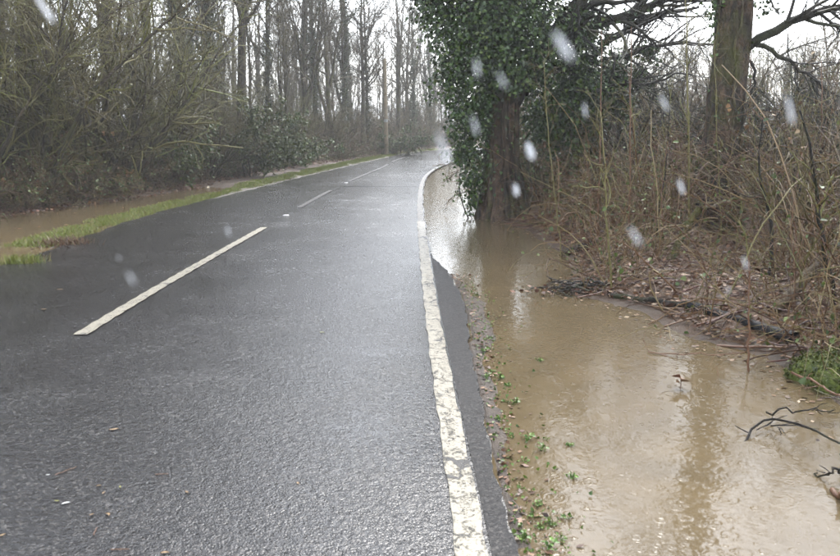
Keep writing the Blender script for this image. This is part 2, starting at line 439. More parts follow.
M_yleaf = mat_island('spring_buds', [(0, (0.064, 0.070, 0.016)), (.6, (0.109, 0.115, 0.029)), (1, (0.154, 0.147, 0.051))], .5, .3)
M_litter = mat_island('leaf_litter', [(0, (0.032, 0.017, 0.010)), (.4, (0.102, 0.048, 0.023)), (.7, (0.179, 0.090, 0.042)), (.9, (0.243, 0.147, 0.077)), (1, (0.288, 0.211, 0.141))], .5, .4)
M_grass = mat_island('grass_blades', [(0, (.075, .10, .014)), (.5, (.155, .18, .026)), (.8, (.17, .18, .035)), (.88, (.16, .12, .05)), (1, (.24, .18, .09))], .5, .35)
M_weed = mat_island('weed_leaves', [(0, (0.038, 0.083, 0.013)), (.6, (0.083, 0.160, 0.022)), (1, (0.141, 0.218, 0.038))], .4, .4)

# ------------------------------------------------------------------ the setting
def axis(lo, hi, fine_lo, fine_hi, step):
    a = list(np.arange(fine_lo, fine_hi + 1e-6, step)); s = step; x = a[-1]
    while x < hi: s *= 1.12; x += s; a.append(min(x, hi))
    s = step; x = a[0]
    while x > lo: s *= 1.12; x -= s; a.insert(0, max(x, lo))
    return np.array(a)
def axis2(lo, hi, zones):
    out = [lo]
    while out[-1] < hi:
        x = out[-1]; st = 30.
        for a, b, s in zones:
            if x < a: st = min(st, max(s, (a - x) * .12 + s))
            elif x > b: st = min(st, max(s, (x - b) * .12 + s))
            else: st = min(st, s)
        out.append(x + st)
    return np.array(out)
gx = axis2(-700, 700, [(-11, 12, .16), (-.2, 1.4, .05)])
gyv = axis2(-120, 1200, [(1.5, 26, .14), (2, 12, .10)])
X, Y = np.meshgrid(gx, gyv)
Z = ground_z(X, Y)
V = np.stack([X, Y, Z], -1).reshape(-1, 3)
nx, ny = len(gx), len(gyv)
ii = (np.arange(ny - 1)[:, None] * nx + np.arange(nx - 1)[None]).reshape(-1)
me = mesh_quads('ground', V, np.stack([ii, ii + 1, ii + nx + 1, ii + nx], 1), M_ground)
ca = me.color_attributes.new('cover', 'FLOAT_COLOR', 'POINT')
dl = xL(Y) - X; dr = X - xE(Y); wd = xW(Y) - X; wobble = wob(X, Y, .5) * .25
cov = np.zeros((ny, nx, 4)); cov[..., 3] = 1
cov[..., 0] = np.where(dl > 0, sstep(-.9, .4, wd + wobble), np.where(dr > 0, sstep(-.1, .5, sdf(RIGHT_POOL, X, Y) + wobble) * (dr > 1.0), 0))
cov[..., 1] = np.where(dl > 0, sstep(.12, .25, dl + wobble * .3) * (1 - sstep(.55, .85, dl + wobble)) * sstep(9.5, 11, Y), 0)
cov[..., 1] = np.maximum(cov[..., 1], np.where(dr > 2.5, .55 * sstep(.1, .5, wob(X, Y, 1.1)), 0))
cov[..., 2] = np.where(dl > 0, 1 - sstep(.08, .3, dl + wobble * .2), np.where(dr > -.1, (1 - sstep(.06, .3, dr + wobble * .3)) * .3, 0)) * .8
ca.data.foreach_set('color', cov.astype(np.float32).ravel())
link('ground', me, kind='structure')

def strip(name, ya, yb, fa, fb, z, mat, step=.25, cols=14, parent=None, kind='structure', crown=0.0):
    ys = np.arange(ya, yb + 1e-6, step) if yb - ya > step else np.array([ya, yb]); ys = np.linspace(ya, yb, len(ys))
    t = np.linspace(0, 1, cols)[None]
    x = fa(ys)[:, None] * (1 - t) + fb(ys)[:, None] * t; y = np.repeat(ys[:, None], cols, 1)
    zz = z + road_z(x, y)
    V = np.stack([x, y, zz], -1).reshape(-1, 3); n = len(ys)
    ii = (np.arange(n - 1)[:, None] * cols + np.arange(cols - 1)[None]).reshape(-1)
    return link(name, mesh_quads(name, V, np.stack([ii, ii + 1, ii + cols + 1, ii + cols], 1), mat), kind=kind, parent=parent)
def road_z(x, y):
    c = xC(y); t = (x - c) / 2.6
    return -.012 * t * t * (t < 0) - .006 * t * t * (t > 0) + .003 * wob(x, y, .7)
def xLedge(y):
    y = np.asarray(y, float); return xL(y) - .04 + .03 * np.sin(y * 3.3) + .02 * np.sin(y * 8.1)
road = strip('road', -30, 84, xLedge, xE, 0.004, M_road, .12, 30)
strip('road_resurfacing', 20.2, 46, lambda y: xC(y) + .08, lambda y: xR(y) - .12, .008, M_road2, .2, 8)
def line_edge(off, amp=.004):
    return lambda y: xR(np.asarray(y)) + off + amp * np.sin(np.asarray(y) * 7.3 + off * 50) + amp * .7 * np.sin(np.asarray(y) * 17 + off * 90)
strip('asphalt_margin', -8, 9.8, lambda y: xR(y) + .075, lambda y: xE(y) - .004, .008, mat_road('worn_asphalt_margin', 1.3, .34), .06, 6)
strip('edge_line', -6, 13, line_edge(-.06), line_edge(.06), .0125, M_paint, .06, 4)
strip('edge_line', 13, 44, line_edge(-.05), line_edge(.05), .0125, mat_paint('worn_bend_paint', .10), .06, 4)
def dash(ya, yb, w=.055, mat=None):
    f = lambda s: (lambda y: xC(np.asarray(y)) + s * w + .005 * np.sin(np.asarray(y) * 23 + s))
    strip('centre_line_dash', ya, yb, f(-1), f(1), .0125, mat or M_paint, .06, 4)
dash(G(80, 336)[1], G(264, 228)[1]); dash(G(293, 208)[1], G(326, 190.5)[1], .05, M_paint2); dash(G(346, 181.5)[1], G(371, 171)[1], .05, M_paint2); dash(26.5, 31, .05, M_paint2); dash(33, 37, .05, M_paint2)
dash(-7, -2.5)

def water_sheet(name, poly, grow_by, label):
    xs = [p[0] for p in poly]; ys = [p[1] for p in poly]
    # the sheet is level; the ground that rises through it draws the shore
    ax = np.linspace(min(xs) - grow_by, max(xs) + grow_by, 2); ay = np.linspace(min(ys), max(ys), 2)
    V = np.array([(ax[0], ay[0], WATER_Z), (ax[1], ay[0], WATER_Z), (ax[1], ay[1], WATER_Z), (ax[0], ay[1], WATER_Z)])
    link(name, mesh_quads(name, V, np.array([[0, 1, 2, 3]]), M_water, False), kind='structure')
water_sheet('flood_water', [(-.25, -25), (8, 49)], 0, '')
water_sheet('flood_water', [(-13.5, -2), (-4.3, 27)], 0, '')

# ------------------------------------------------------------------ growing things: shared shapes
def bare_tree(seed, H, r0, n1=26, n2=150, n3=1100, lean=.04, low=.28, ivy=0, ivy_top=.6, mats=None, twr=.006, fork=False):
    g = np.random.default_rng(seed)
    k = 15; t = np.linspace(0, 1, k)
    off = np.cumsum(g.normal(size=(k, 2)) * lean * H / k, 0)
    tr = np.stack([off[:, 0] + lean * H * t * g.normal() * .6, off[:, 1] + lean * H * t * g.normal() * .6, t * H], -1); tr -= tr[0]
    tr[0, 2] = -.25
    rad = r0 * (1 - .86 * t ** .8) * (1 + .55 * np.exp(-t * 22))
    stems, srad = tr[None], rad[None]
    tb = Buf(); tubes(tb, stems, srad, 10)
    if fork:
        fk, fr_ = grow(stems, srad, 2, .12, .4, (H * .55, H * .75), (.15, .4), 14, up=1.2, noise=.05, ratio=.7, rmin=.05, tip=.15, rg=g)
        tubes(tb, fk, fr_, 8); stems = np.concatenate([stems, fk]) if fk.shape[1] == k else stems; srad = np.concatenate([srad, fr_]) if fk.shape[1] == k else srad
    b1, br1 = grow(stems, srad, n1, low, .97, (H * .16, H * .34), (.45, 1.1), 8, up=.8, noise=.13, ratio=.5, rmin=.018, tip=.22, rg=g)
    tubes(tb, b1, br1, 5)
    b2, br2 = grow(b1, br1, n2, .15, 1., (H * .06, H * .16), (.4, 1.1), 5, up=.35, noise=.2, ratio=.6, rmin=.010, tip=.4, rg=g)
    b3, br3 = grow(b2, br2, n3, .1, 1., (H * .025, H * .075), (.35, 1.0), 4, up=.3, noise=.25, ratio=.6, rmin=twr, tip=.5, rg=g)
    cb = Buf(); tubes(cb, b2, br2, 4); tubes(cb, b3, br3, 3)
    mats = mats or (M_bark, M_twig_far)
    d = {'trunk': tb.mesh('trunk', mats[0]), 'crown': cb.mesh('crown', mats[1])}
    if ivy:
        f = g.random(ivy) ** 1.3 * ivy_top * (k - 1); j = f.astype(int); pos = tr[j] + (tr[j + 1] - tr[j]) * (f - j)[:, None]
        a = g.random(ivy) * 6.283; o = np.stack([np.cos(a), np.sin(a), np.zeros(ivy)], -1)
        rr = rad[j] + np.abs(g.normal(size=ivy)) * (.06 + .17 * np.abs(np.sin(f * 1.7 + seed)) ) * (1.15 - f / (k - 1) / ivy_top * .5)
        ib = Buf(); leaves(ib, pos + o * rr[:, None], o, (.06, .12), g)
        # ivy runs out along the lower limbs
        p2 = along(b1[:max(3, n1 // 3)], ivy // 4, g, 0, .5); leaves(ib, p2 + g.normal(size=p2.shape) * .08, norm(g.normal(size=p2.shape)), (.08, .15), g)
        d['ivy'] = ib.mesh('ivy', M_ivy_far)
    return d

def shrub(seed, H, nst, spread, n2, n3, leaf=0, leaf_mat=None, leaf_size=(.03, .06), twr=.0036, bmat=None, tmat=None, arch=.35):
    g = np.random.default_rng(seed)
    a = g.random(nst) * 6.283; k = 9
    el = g.random(nst) * spread
    d = np.stack([np.cos(a) * np.sin(el), np.sin(a) * np.sin(el), np.cos(el)], -1)
    p = np.stack([np.cos(a), np.sin(a), np.zeros(nst)], -1) * (g.random((nst, 1)) * .25); p[:, 2] = -.12
    ln = H * (.6 + .5 * g.random(nst)); st = np.empty((nst, k, 3)); st[:, 0] = p
    bend = g.normal(size=(nst, 3)) * .16; bend[:, 2] = 0
    for s in range(k - 1):
        d = norm(d + g.normal(size=(nst, 3)) * .09 + bend * s / k + np.array([0, 0, -arch * max(0, s - 3) / k])); p = p + d * (ln / (k - 1))[:, None]; st[:, s + 1] = p
    r0 = (.012 + .022 * g.random(nst)) * H / 3.2 * (.42 if twr < .003 else 1)
    sr = r0[:, None] * (1 - .75 * np.linspace(0, 1, k)[None])
    sb = Buf(); tubes(sb, st, sr, 5)
    b2, r2 = grow(st, sr, n2, .15, 1., (H * .12, H * .36), (.3, 1.1), 5, up=.25, noise=.22, ratio=.6, rmin=.0042, tip=.35, rg=g)
    b3, r3 = grow(b2, r2, n3, .1, 1., (H * .05, H * .15), (.35, 1.1), 4, up=.1, noise=.28, ratio=.7, rmin=twr, tip=.5, rg=g)
    cb = Buf(); tubes(cb, b2, r2, 4); tubes(cb, b3, r3, 3)
    dd = {'stem': sb.mesh('stem', bmat or M_bark), 'twigs': cb.mesh('twigs', tmat or M_twig)}
    if leaf:
        lb = Buf(); pos = along(b3, leaf, g) + g.normal(size=(leaf, 3)) * .02; leaves(lb, pos, norm(g.normal(size=(leaf, 3)) + np.array([0, 0, .4])), leaf_size, g, .2)
        dd['leaves'] = lb.mesh('leaves', leaf_mat or M_green)
    return dd

def place(name, proto, x, y, rz, s, label, cat, group=None, sz=None, z=None):
    o = bpy.data.objects.new(name, None); col.objects.link(o); o.empty_display_size = .2
    o.location = (x, y, gz(x, y) if z is None else z); o.rotation_euler = (0, 0, rz); o.scale = (s, s, sz or s)
    tag(o, label, cat, group)
    for part, me_ in proto.items():
        c = bpy.data.objects.new(part, me_); col.objects.link(c); c.parent = o
        if part in ('crown', 'ivy', 'twigs', 'leaves'): c['kind'] = 'stuff'
    return o

TREE = [bare_tree(11, 16, .20), bare_tree(12, 14, .15, n1=22), bare_tree(13, 17, .24, n1=30, fork=True), bare_tree(14, 12, .10, n1=20, n2=110, n3=800)]
IVYT = [bare_tree(21, 16, .22, ivy=3600, ivy_top=.55), bare_tree(22, 15, .19, ivy=3600, ivy_top=.65, fork=True), bare_tree(23, 14, .15, ivy=2400, ivy_top=.5)]
POLES = [bare_tree(71, 12, .075, n1=14, n2=80, n3=520, low=.2, lean=.06), bare_tree(72, 10, .055, n1=14, n2=80, n3=520, low=.15, lean=.08), bare_tree(73, 13, .09, n1=16, n2=90, n3=600, low=.22, lean=.05)]
WHIP = [shrub(81, 2.1, 34, .75, 170, 700, twr=.0028, tmat=M_straw, bmat=M_straw, leaf=120, leaf_mat=M_litter, leaf_size=(.03, .06), arch=1.1), shrub(82, 1.7, 40, .95, 190, 800, twr=.0028, tmat=M_bramble, bmat=M_straw, leaf=160, leaf_mat=M_green, leaf_size=(.03, .05), arch=1.5)]
HAZEL = [shrub(31, 4.6, 16, .75, 230, 2200, leaf=900, leaf_mat=M_yleaf, leaf_size=(.02, .04)), shrub(32, 4.0, 20, .9, 240, 2300),
         shrub(33, 5.2, 14, .6, 230, 2200, leaf=1300, leaf_mat=M_yleaf, leaf_size=(.02, .045)), shrub(34, 3.2, 22, 1.0, 210, 1500, tmat=M_under)]
GREEN = [shrub(41, 2.3, 18, .95, 220, 1300, leaf=6500, leaf_mat=M_green, leaf_size=(.05, .10)), shrub(42, 1.8, 16, 1.1, 180, 1000, leaf=3600, leaf_mat=M_green, leaf_size=(.04, .08), tmat=M_under)]
BRIAR = [shrub(51, 1.7, 26, 1.25, 200, 1100, leaf=700, leaf_mat=M_green, leaf_size=(.03, .06), tmat=M_under, arch=.9), shrub(52, 1.5, 30, 1.3, 220, 1200, leaf=350, leaf_mat=M_litter, leaf_size=(.03, .07), tmat=M_under, arch=1.0)]
SPINY = [shrub(61, 2.8, 12, .8, 190, 1500, tmat=M_twig_dark, bmat=M_bark_moss, leaf=260, leaf_mat=M_yleaf, leaf_size=(.02, .04)), shrub(62, 2.4, 16, .95, 200, 1500, tmat=M_straw, leaf=500, leaf_mat=M_green, leaf_size=(.03, .06)), shrub(63, 3.4, 12, .7, 200, 1600, tmat=M_straw)]

# ------------------------------------------------------------------ left wood
def at_u(u, Y): return P(u, 122, Y)[0]
front = [  # picture column, distance, shape, scale, label
    (22, 18.5, TREE[2], 1.0, 'dark forked tree at the left border, behind the mossy twigs'),
    (106, 21, TREE[0], .9, 'straight grey-brown trunk behind the brown puddle, left of the ivy trees'),
    (152, 24, TREE[1], 1.1, 'thin trunk standing just left of the thick ivy-covered pair'),
    (193, 26, IVYT[1], 1.25, 'thick ivy-covered forked tree above the left puddle end'),
    (214, 28, IVYT[0], 1.1, 'ivy-covered trunk directly right of the thick forked ivy tree'),
    (240, 27, TREE[0], .95, 'bare trunk rising behind the rounded green roadside bush'),
    (264, 31, IVYT[2], 1.15, 'slim ivy-grown tree right of the rounded green bush'),
    (288, 33, TREE[1], 1.1, 'bare slim tree midway between green bush and telegraph pole'),
    (316, 36, IVYT[0], 1.05, 'tall ivy-sleeved tree left of the widest sky gap'),
    (344, 40, IVYT[1], 1.25, 'broad ivy-covered tree left of the wooden pole'),
    (366, 42, IVYT[2], 1.2, 'narrow ivy-grown tree just left of the wooden pole'),
    (399, 46, TREE[2], 1.0, 'forked bare tree just right of the wooden pole'),
    (413, 50, IVYT[0], 1.05, 'ivy tree between the wooden pole and the road bend'),
    (432, 56, IVYT[1], 1.1, 'hazy ivy tree over the far road bend'),
    (449, 60, TREE[0], 1.0, 'palest hazy tree beside the near ivy-clad tree outline'),
]
for i, (u, Yd, pr, s, lb) in enumerate(front):
    place('ivy_clad_tree' if 'ivy' in pr else 'bare_tree', pr, at_u(u, Yd), Yd, i * 1.3, s * (1 if Yd < 30 else .6), lb, 'tree', 'front row trees of the left wood')
g = np.random.default_rng(101)
n = 0
while n < 58:
    Yd = g.uniform(16, 78); x = float(xW(Yd)) - g.uniform(3.5, 24) - (1.0 if Yd > 30 else 3.0)
    if x < -.62 * Yd - 6: continue
    pr = (TREE + TREE[:3] + IVYT[:2])[g.integers(0, 9)]
    place('ivy_clad_tree' if 'ivy' in pr else 'bare_tree', pr, x, Yd, g.uniform(0, 6.28), g.uniform(.75, 1.1) * (1 if Yd < 30 else .58),
          'slim ivy-touched trunk deeper inside the left wood' if 'ivy' in pr else 'slim bare trunk deeper inside the left wood', 'tree',
          'deeper ivy-grown trees of the left wood' if 'ivy' in pr else 'deeper bare trees of the left wood')
    n += 1
for i in range(13):                                     # round the far bend
    Yd = g.uniform(58, 105); x = float(xW(min(Yd, 84))) - g.uniform(.5, 10) + g.uniform(0, 18)
    x = min(x, float(xL(min(Yd, 80))) - 2.0) if Yd < 80 else x
    place('bare_tree', (TREE + IVYT)[g.integers(0, 7)], x, Yd, g.uniform(0, 6.28), g.uniform(.5, .7), 'pale tree fading into rain haze beyond the road bend', 'tree', 'hazy trees beyond the bend')

for i in range(52):
    Yd = g.uniform(15.5, 50); x = float(xW(Yd)) - g.uniform(1.0, 9)
    if x < -.6 * Yd - 3: x = float(xW(Yd)) - g.uniform(1., 4)
    place('pole_tree', POLES[g.integers(0, 3)], x, Yd, g.uniform(0, 6.28), g.uniform(.7, 1.05) * (1 if Yd < 30 else .7), 'pole-thin young tree among the trunks of the left wood', 'tree', 'pole-thin young trees of the left wood')
place('green_bush', GREEN[0], at_u(247, 23.4), 23.6, .3, 1.0, 'rounded dense green bush by the verge, left of the pole', 'bush')
place('green_bush', GREEN[0], at_u(282, 27.5), 28.2, 2.1, .85, 'dark evergreen bush directly right of the rounded green bush', 'bush')
place('green_bush', GREEN[1], at_u(398, 39.5), 40.0, 1.1, 1.1, 'small dark green bush at the foot of the wooden pole', 'bush')
place('green_bush', GREEN[1], at_u(168, 20.2), 20.6, 2.6, 1.15, 'leafy green bush at the far end of the left puddle', 'bush')
hz = [(-40, 15.2, 0, 1.3, 'mossy twiggy shrub cut by the left border, nearest the road'), (28, 16.5, 2, 1.3, 'tall mossy shrub with drooping twigs behind the left puddle'),
      (74, 17.6, 1, 1.35, 'bushy olive-brown shrub behind the middle of the left puddle'), (118, 18.6, 2, 1.2, 'yellow-budded shrub over the right part of the puddle'),
      (158, 21, 0, 1.0, 'loose budding shrub in front of the thick ivy-covered pair'), (205, 22.5, 1, .8, 'brown twiggy shrub just left of the rounded green bush')]
for i, (u, Yd, k, s, lb) in enumerate(hz): place('twiggy_shrub', HAZEL[k], at_u(u, Yd), Yd, i * 1.7 + .4, s, lb, 'shrub', 'large shrubs behind the left puddle')
for i in range(34):
    Yd = g.uniform(13, 60); dd = g.uniform(.8, 6.5); x = float(xW(Yd)) - dd
    if x < -.62 * Yd - 4: x = float(xW(Yd)) - 1.2
    place('twiggy_shrub', HAZEL[g.integers(0, 4)], x, Yd, g.uniform(0, 6.28), g.uniform(.5, .85) * (1 if dd > 2 else .7), 'brown leafless shrub in the undergrowth of the left wood', 'shrub', 'leafless shrubs of the left wood')
for i in range(84):
    Yd = 12.5 + 58 * g.random() ** 1.5; x = float(xW(Yd)) - abs(g.normal()) * 1.2 - .2
    k = g.integers(0, 2)
    place('bramble_bush', BRIAR[k], x, Yd, g.uniform(0, 6.28), g.uniform(.75, 1.25), 'low tangled bramble bush along the left wood edge', 'bush', 'bramble bushes along the left wood edge')
for i in range(34):                                     # back of the wood: low cover that closes the view under the crowns
    Yd = g.uniform(20, 95); x = float(xW(min(Yd, 84))) - g.uniform(6, 22)
    if Yd > 60: x = float(xW(min(Yd, 84))) + g.uniform(-14, 8) * (Yd / 80) - (0 if Yd > 84 else 9)
    place('twiggy_shrub', (HAZEL + GREEN[:1])[g.integers(0, 5)], x, Yd, g.uniform(0, 6.28), g.uniform(.6, 1.0), 'dim shrub in the depth of the left wood behind the trunks', 'shrub', 'dim shrubs deep in the left wood')

def left_thicket():
    g = np.random.default_rng(56); n = 4200
    y = 11.5 + 34 * g.random(n) ** 1.5; dd = np.abs(g.normal(size=n)) * 1.5 - .1; x = xW(y) - dd
    k = 8; an = g.random(n) * 6.283; el = g.random(n) * 1.2; d = np.stack([np.cos(an) * np.sin(el), np.sin(an) * np.sin(el), np.cos(el)], -1)
    ln = (.5 + 1.7 * g.random(n) ** 1.3) * np.clip(.45 + dd * .4, .4, 1.1); st = np.empty((n, k, 3)); p = np.stack([x, y, ground_z(x, y) - .04], -1); st[:, 0] = p
    arch = (g.random(n) * .8)[:, None]; bend = g.normal(size=(n, 3)) * .12
    for s in range(k - 1):
        d = norm(d + g.normal(size=(n, 3)) * .11 + bend + np.array([[0, 0, -1.]]) * arch * s / k * .9); p = p + d * (ln / (k - 1))[:, None]
        p[:, 2] = np.maximum(p[:, 2], .02); st[:, s + 1] = p
    r = (.005 + .006 * g.random(n))[:, None] * (1 - .5 * np.linspace(0, 1, k)[None]); b = Buf(); tubes(b, st, r, 3)
    c2, cr = grow(st, r, 8000, .1, 1., (.15, .7), (.4, 1.2), 4, up=.1, noise=.25, ratio=.7, rmin=.0045, tip=.6, rg=g); tubes(b, c2, cr, 3)
    link('bramble_thicket', b.mesh('bramble_thicket', M_under), kind='stuff', label='tangled brown undergrowth along the edge of the left wood', cat='brambles')
    lb = Buf(); m = 7000; pos = along(c2, m, g) + g.normal(size=(m, 3)) * .02; leaves(lb, pos, norm(g.normal(size=(m, 3)) + np.array([0, 0, .7])), (.03, .075), g, .2)
    link('bramble_leaves', lb.mesh('bramble_leaves', M_green), kind='stuff', label='small green leaves in the undergrowth of the left wood edge', cat='leaves')
left_thicket()

for i in range(26):
    u = g.uniform(225, 445); Yd = g.uniform(30, 66)
    place('bare_tree', (TREE + POLES)[g.integers(0, 7)], min(at_u(u, Yd), float(xW(Yd)) - 1.), Yd, g.uniform(0, 6.28), g.uniform(.48, .68), 'thin-crowned bare tree near the wooden pole, back from the verge', 'tree', 'thin-crowned trees about the wooden pole')
for i in range(16):
    Yd = g.uniform(25, 54); place('twiggy_shrub', HAZEL[3 if i % 3 else 1], float(xW(Yd)) - g.uniform(1.0, 2.6), Yd, g.uniform(0, 6.28), g.uniform(.7, .95), 'brown shrub on the wood edge between green bush and bend', 'shrub', 'brown shrubs on the wood edge towards the bend')

# wooden pole
def pole():
    x, y, _ = G(386.5, 155.5)
    root = bpy.data.objects.new('telegraph_pole', None); col.objects.link(root); root.location = (x, y, gz(x, y)); root.rotation_euler = (0, R(-.6), 0)
    tag(root, 'upright bare wooden telegraph pole on the grass verge near the bend', 'pole')
    b = Buf(); tubes(b, np.array([[0, 0, z] for z in np.linspace(-.4, 4.5, 12)]), np.linspace(.105, .08, 12), 14); caps(b, (0, 0, 4.5), (0, 0, 1), .08, 14)
    link('shaft', b.mesh('shaft', mat_plain('weathered_pole', (.15, .12, .075), (.24, .195, .125), 6., .7)), root)
    b = Buf(); tubes(b, np.array([[0, 0, z] for z in (1.55, 1.62, 1.69)]), np.full(3, .103), 14)
    link('band', b.mesh('band', mat_plain('pole_band', (.2, .2, .19), (.3, .3, .28), 20., .5)), root)
    for k in range(4):
        b = Buf(); zz = 2.4 + k * .45; s = 1 if k % 2 else -1
        tubes(b, np.array([[s * .07, 0, zz], [s * .2, 0, zz + .01], [s * .21, 0, zz + .05]]), np.full(3, .011), 6); link('step', b.mesh('step', M_bark), root)
    nest(root, 'shaft', ('band', 'step'))
pole()

# ------------------------------------------------------------------ right: big ivy-clad tree
TY = 14.0
def wp(u, v, dy=0.): return np.array(P(u, v, TY + dy))
def ivy_tree():
    g = np.random.default_rng(5)
    base = np.array(G(503, 216, 0.0)); global TY; TY = float(base[1])
    zb = gz(base[0], base[1])
    root = bpy.data.objects.new('ivy_clad_tree', None); col.objects.link(root); root.location = (base[0], base[1], zb)
    tag(root, 'big old tree wrapped in glossy ivy at the flood water edge', 'tree')
    o = np.array(root.location)
    pts = [wp(504, 224), wp(504, 205), wp(502, 170), wp(503, 130), wp(504, 95), wp(500, 50), wp(490, 0), wp(482, -70), wp(488, -150), wp(480, -260), wp(492, -380)]
    tr = smooth_path(np.array(pts) - o, 26)
    rad = np.interp(np.linspace(0, 1, 26), [0, .04, .1, .2, .45, 1], [.50, .37, .275, .25, .22, .06])
    a = np.arange(28) / 28 * 2 * math.pi
    lob = np.stack([1 + .13 * np.sin(3 * a + t * 2.1) * math.exp(-t * 2.0) + .07 * np.sin(7 * a + t * 5) + .04 * np.sin(13 * a - t * 3) for t in np.linspace(0, 5, 26)])[None]
    tb = Buf(); tubes(tb, tr[None], rad[None], 28, lob)
    limbs = []
    def limb(pl, r0, r1, n=12):
        q = smooth_path(np.array(pl) - o, n) + np.concatenate([np.zeros((1, 3)), g.normal(size=(n - 1, 3)) * .035]); r = np.linspace(r0, r1, n); lbf = Buf(); tubes(lbf, q[None], r[None], 8); link('limb', lbf.mesh('limb', M_dark), root); limbs.append((q, r))
    limb([wp(505, 110), wp(525, 80), wp(552, 40, -.2), wp(590, -10, -.5), wp(640, -90, -.6)], .20, .05)
    limb([wp(506, 88), wp(540, 72, .2), wp(575, 66, .3), wp(610, 40, .4), wp(650, 14, .4), wp(700, 6, .4)], .13, .02)
    limb([wp(545, 50), wp(590, 28, -.2), wp(630, 12, -.4), wp(690, -12, -.5), wp(760, -40, -.6)], .11, .02)
    limb([wp(540, 75), wp(590, 60, .2), wp(640, 50, .6), wp(690, 40, .9), wp(735, 45, 1.)], .075, .012)
    limb([wp(560, 90), wp(600, 92, -.3), wp(645, 84, -.5), wp(690, 72, -.6)], .05, .01)
    limb([wp(580, 20), wp(615, -20, .2), wp(660, -60, .4), wp(730, -120, .4)], .09, .02)
    limb([wp(495, 60), wp(470, 20, -.4), wp(440, -40, -.7), wp(410, -120, -1.)], .13, .03)
    limb([wp(486, -60), wp(450, -140, .5), wp(430, -240, .8)], .12, .03)
    limb([wp(486, -90), wp(530, -180, .5), wp(570, -300, .8)], .13, .03)
    limb([wp(500, 40), wp(505, 0, 1.5), wp(520, -60, 3.)], .12, .03)
    link('trunk', tb.mesh('trunk', M_bark_ivy), root)
    L = np.stack([l[0] for l in limbs]); LR = np.stack([l[1] for l in limbs])
    b2, r2 = grow(L, LR, 190, .3, 1., (.5, 1.5), (.3, 1.0), 6, up=.05, noise=.16, ratio=.5, rmin=.009, tip=.35, rg=g)
    b3, r3 = grow(b2, r2, 1300, .1, 1., (.2, .7), (.35, 1.0), 4, up=.0, noise=.22, ratio=.6, rmin=.0045, tip=.5, rg=g)
    top, tr2 = grow(tr[None, 13:], rad[None, 13:], 30, 0, 1, (1.2, 2.6), (.5, 1.1), 8, up=.5, noise=.12, ratio=.5, rmin=.015, tip=.25, rg=g)
    b4, r4 = grow(top, tr2, 700, .1, 1, (.3, 1.1), (.35, 1.), 4, noise=.22, ratio=.6, rmin=.006, tip=.5, rg=g)
    cb = Buf(); tubes(cb, b2, r2, 4); tubes(cb, b3, r3, 3); tubes(cb, top, tr2, 5); tubes(cb, b4, r4, 3)
    link('crown', cb.mesh('crown', M_twig_dark), root, kind='stuff')
    # thick climbing stems
    for k in range(9):
        a0 = g.uniform(0, 6.28) if k > 4 else g.uniform(math.pi, 2 * math.pi)
        i1 = g.integers(10, 18); tt = np.arange(i1); ang = a0 + np.cumsum(g.normal(size=i1) * .10)
        q = tr[:i1] + np.stack([np.cos(ang), np.sin(ang), np.zeros(i1)], -1) * (rad[:i1] * 1.02 + .012)[:, None]
        b = Buf(); tubes(b, q[None], np.linspace(g.uniform(.03, .06), .012, i1)[None], 7); link('vine', b.mesh('vine', M_bark_moss), root)
    # ivy: leaves hung in clumps round the stem and limbs (picture column, row, radius in picture units, depth)
    clumps = [(440, 8, 26, -.2), (458, 30, 32, -.3), (448, -30, 40, -.3), (432, -10, 14, -.4), (470, 62, 34, -.35), (452, 70, 18, -.1), (466, 100, 25, -.3), (463, 128, 16, -.2), (467, 152, 13, -.2), (470, 176, 12, -.1),
              (474, 196, 9, -.1), (487, 30, 36, -.6), (500, 0, 40, -.5), (505, 60, 30, -.55), (530, 20, 40, -.4), (532, 55, 32, -.2), (560, 28, 38, -.1), (545, 90, 32, .3), (570, 100, 34, .5), (585, 70, 34, .3),
              (560, 128, 26, .7), (588, 120, 24, .8), (540, 120, 20, .6), (605, 95, 20, .5), (590, 25, 22, 0), (615, 70, 14, .3), (640, 78, 10, .2), (625, 100, 12, .4), (650, 52, 9, .4), (600, 150, 16, .9),
              (500, -70, 50, 0), (478, -100, 34, 0), (540, -60, 50, 0), (510, -150, 42, 0), (560, -130, 30, 0), (484, 100, 12, -.45), (478, 125, 11, -.35)]
    ib = Buf()
    for (u, v, r, dy) in clumps:
        n = int(12.5 * r * r / 9.) + 90; n = min(n, 3600)
        R_ = r * TY / 800.
        d = norm(g.normal(size=(n, 3))); rr = R_ * (g.random((n, 1)) ** .45) * (1 + .28 * np.sin(d[:, :1] * 7 + u) * np.cos(d[:, 2:3] * 6 + v))
        pos = wp(u, v, dy) - o + d * rr * np.array([1, 1.0, 1.05]); pos += g.normal(size=(n, 3)) * .035
        leaves(ib, pos, norm(d + np.array([0, -.35, .1])), (.034, .085), g, .55, .6)
    p = along(L, 2600, g, 0, .55) + g.normal(size=(2600, 3)) * .05; leaves(ib, p, norm(g.normal(size=p.shape)), (.04, .08), g)
    p = along(tr[None], 200, g, .02, .3); d = norm(g.normal(size=p.shape) * np.array([1, 1, .2])); leaves(ib, p + d * .42, d, (.04, .08), g)
    # trailing strands at the edge of the ivy
    ns = 130; ci = g.integers(0, len(clumps), ns); s0 = []
    for c in ci:
        u, v, r, dy = clumps[c]; d = norm(g.normal(size=3) + np.array([0, -.3, -.2])); s0.append(wp(u, v, dy) - o + d * r * TY / 800. * .95)
    s0 = np.array(s0); d = norm(s0 - s0.mean(0)) * .5; sp = np.empty((ns, 7, 3)); sp[:, 0] = s0; p_ = s0
    for k in range(6): d = norm(d + np.array([0, 0, -.28]) + g.normal(size=(ns, 3)) * .22); p_ = p_ + d * .075; sp[:, k + 1] = p_
